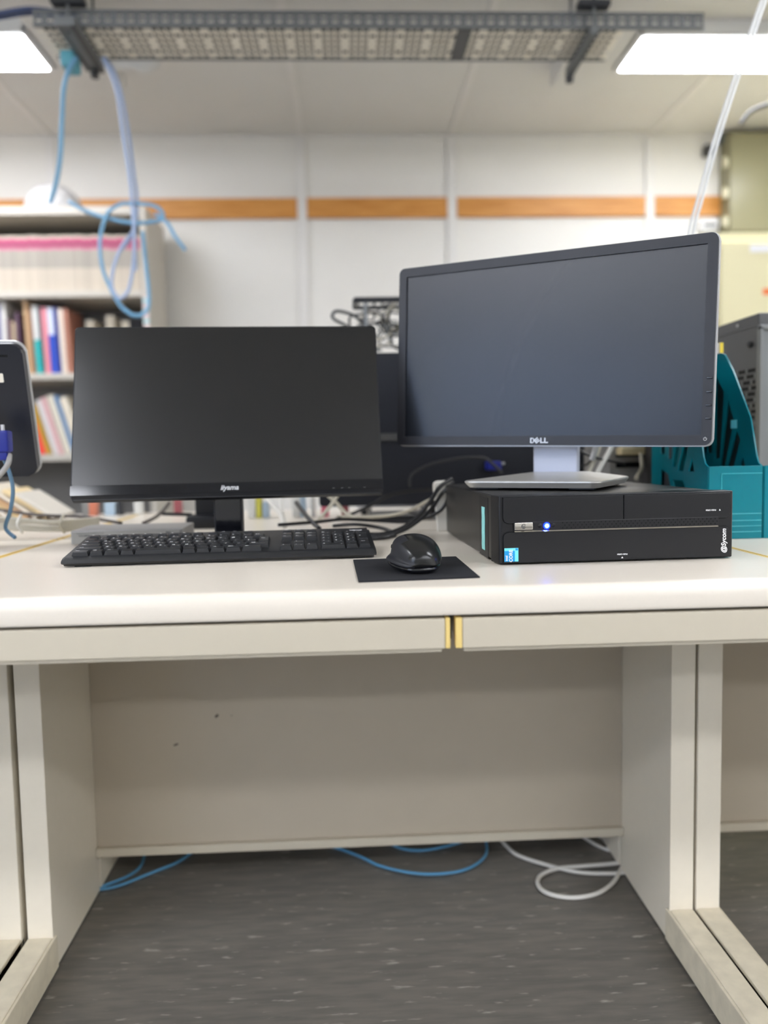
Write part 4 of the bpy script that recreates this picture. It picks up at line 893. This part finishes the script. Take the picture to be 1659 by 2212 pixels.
# plastic pipe with elbow and the box behind it
pa, pb = at(215, 137, 3.25), at(298, 133, 3.25); zp_ = ZC-.055
t = thing('conduit_pipe', 'short white pipe with rounded elbow under the ceiling at left', 'pipe', ((pa.x+pb.x)/2, 3.25, zp_-.04))
xa2, xb2 = atz(215, 137, zp_).x, atz(300, 131, zp_).x; yy = atz(258, 134, zp_).y
obj('pipe', B().cyl((xa2-.1, yy, zp_), (xb2, yy, zp_), .028, n=20), M_lampbody, t)
obj('elbow', B().tube([(xb2-.01, yy, zp_), (xb2+.03, yy, zp_+.003), (xb2+.045, yy, zp_+.02), (xb2+.047, yy, ZC-.001)], .040, 20), M_lampbody, t, 60)
# hanging blue cords
Gh = 'pale blue cords hanging from the tray'
cable('network_cord', 'pale blue cord hanging from tray to helmet at left', [(165, 125, 2.72), (150, 148, 2.70), (138, 190, 2.70), (134, 260, 2.72), (130, 340, 2.74), (120, 400, 2.78), (108, 438, 2.80)], .0075, M_blue, group=Gh)
cable('network_cord', 'pale blue cord hanging right of the other into the coil', [(222, 126, 2.72), (240, 160, 2.70), (255, 210, 2.70), (266, 290, 2.70), (280, 380, 2.70), (286, 440, 2.70), (290, 520, 2.70), (292, 585, 2.70)], .006, mat('lavender_cord', (165, 182, 212), .5), group=Gh)
cable('network_cord', 'second lavender-blue cord hanging close beside the first', [(226, 124, 2.74), (248, 158, 2.72), (264, 210, 2.72), (278, 290, 2.72), (290, 380, 2.72), (296, 440, 2.72), (288, 500, 2.70), (262, 540, 2.69)], .0055, MATS['lavender_cord'], group=Gh)
cable('network_cord', 'coil of pale blue cord hanging before the bookshelf post', [(288, 442, 2.70), (262, 440, 2.70), (232, 462, 2.70), (216, 520, 2.70), (222, 580, 2.70), (240, 625, 2.70), (262, 662, 2.70), (292, 682, 2.70), (316, 672, 2.70), (322, 640, 2.70), (314, 560, 2.69), (308, 500, 2.68)], .0062, M_blue, group=Gh)
cable('network_cord', 'inner blue coil hanging inside the larger one', [(288, 500, 2.68), (262, 535, 2.67), (245, 580, 2.67), (242, 620, 2.67), (258, 645, 2.67), (278, 625, 2.66), (288, 570, 2.66), (290, 510, 2.66), (290, 450, 2.66)], .0055, MATS['lavender_cord'], group=Gh)
cable('network_cord', 'pale blue cord slung sideways from helmet past the shelf post', [(150, 436, 2.8), (190, 458, 2.76), (235, 472, 2.72), (290, 482, 2.70), (335, 478, 2.70), (352, 470, 2.70), (345, 452, 2.70), (322, 442, 2.70), (280, 438, 2.72)], .0062, M_blue, group=Gh)
cable('network_cord', 'blue cord end trailing down to the right of the coil', [(335, 462, 2.70), (360, 480, 2.70), (378, 510, 2.70), (400, 540, 2.70)], .0058, M_blue, group=Gh)
q = atz(162, 130, zt_-.02)
tag(obj('cord_wrap', B(T(q.x, 2.76, zt_-.055)).box(-.022, .022, -.05, .03, -.02, .03, .008), mat('turquoise_tape', (90, 160, 175), .5)), 'turquoise tape wrapped around cords below the left strut', 'tape wrap')
# slanting white cord at the right
pts = [at(1490, 520, 1.78), at(1512, 430, 1.80), at(1548, 300, 1.83), at(1590, 170, 1.86), at(1632, 50, 1.89)]
dv = (pts[-1]-pts[-2]).normalized(); k_ = (ZC-.001-pts[-1].z)/dv.z; pts.append(pts[-1]+dv*k_)
pts = [Vector((pts[0].x-.02, 1.775, pts[0].z-.20)), ]+pts
off = Vector((.0045, -.001, 0))
tag(obj('hanging_cord', B().tube([p_-off for p_ in pts], .0036, 8).tube([p_+off for p_ in pts], .0036, 8), mat('pale_grey_cord', (205, 206, 204), .5)), 'double white cord slanting up from behind the right monitor to ceiling', 'cable')
cable('ceiling_cord', 'dark cord arching at the top right edge by the cabinet', [(1600, 268, 3.1), (1615, 248, 3.1), (1635, 234, 3.1), (1680, 222, 3.1), (1720, 230, 3.1)], .008, M_dgrey)
# low desk shelf parts
t = [o for o in COL.objects if o.name.startswith('desk_shelf')][0]
sa, sb = at(770, 1098, 2.10).x, at(1010, 1098, 2.10).x
obj('board', B(T(0, 0, DZ)).box(sa, sb, 2.09, 2.20, .018, .028, .001), M_white, t)
for x in (sa+.02, sb-.02): obj('support', B(T(0, 0, DZ)).box(x-.008, x+.008, 2.10, 2.19, 0, .018), M_dark, t)
for o in COL.objects: o.hide_render = False
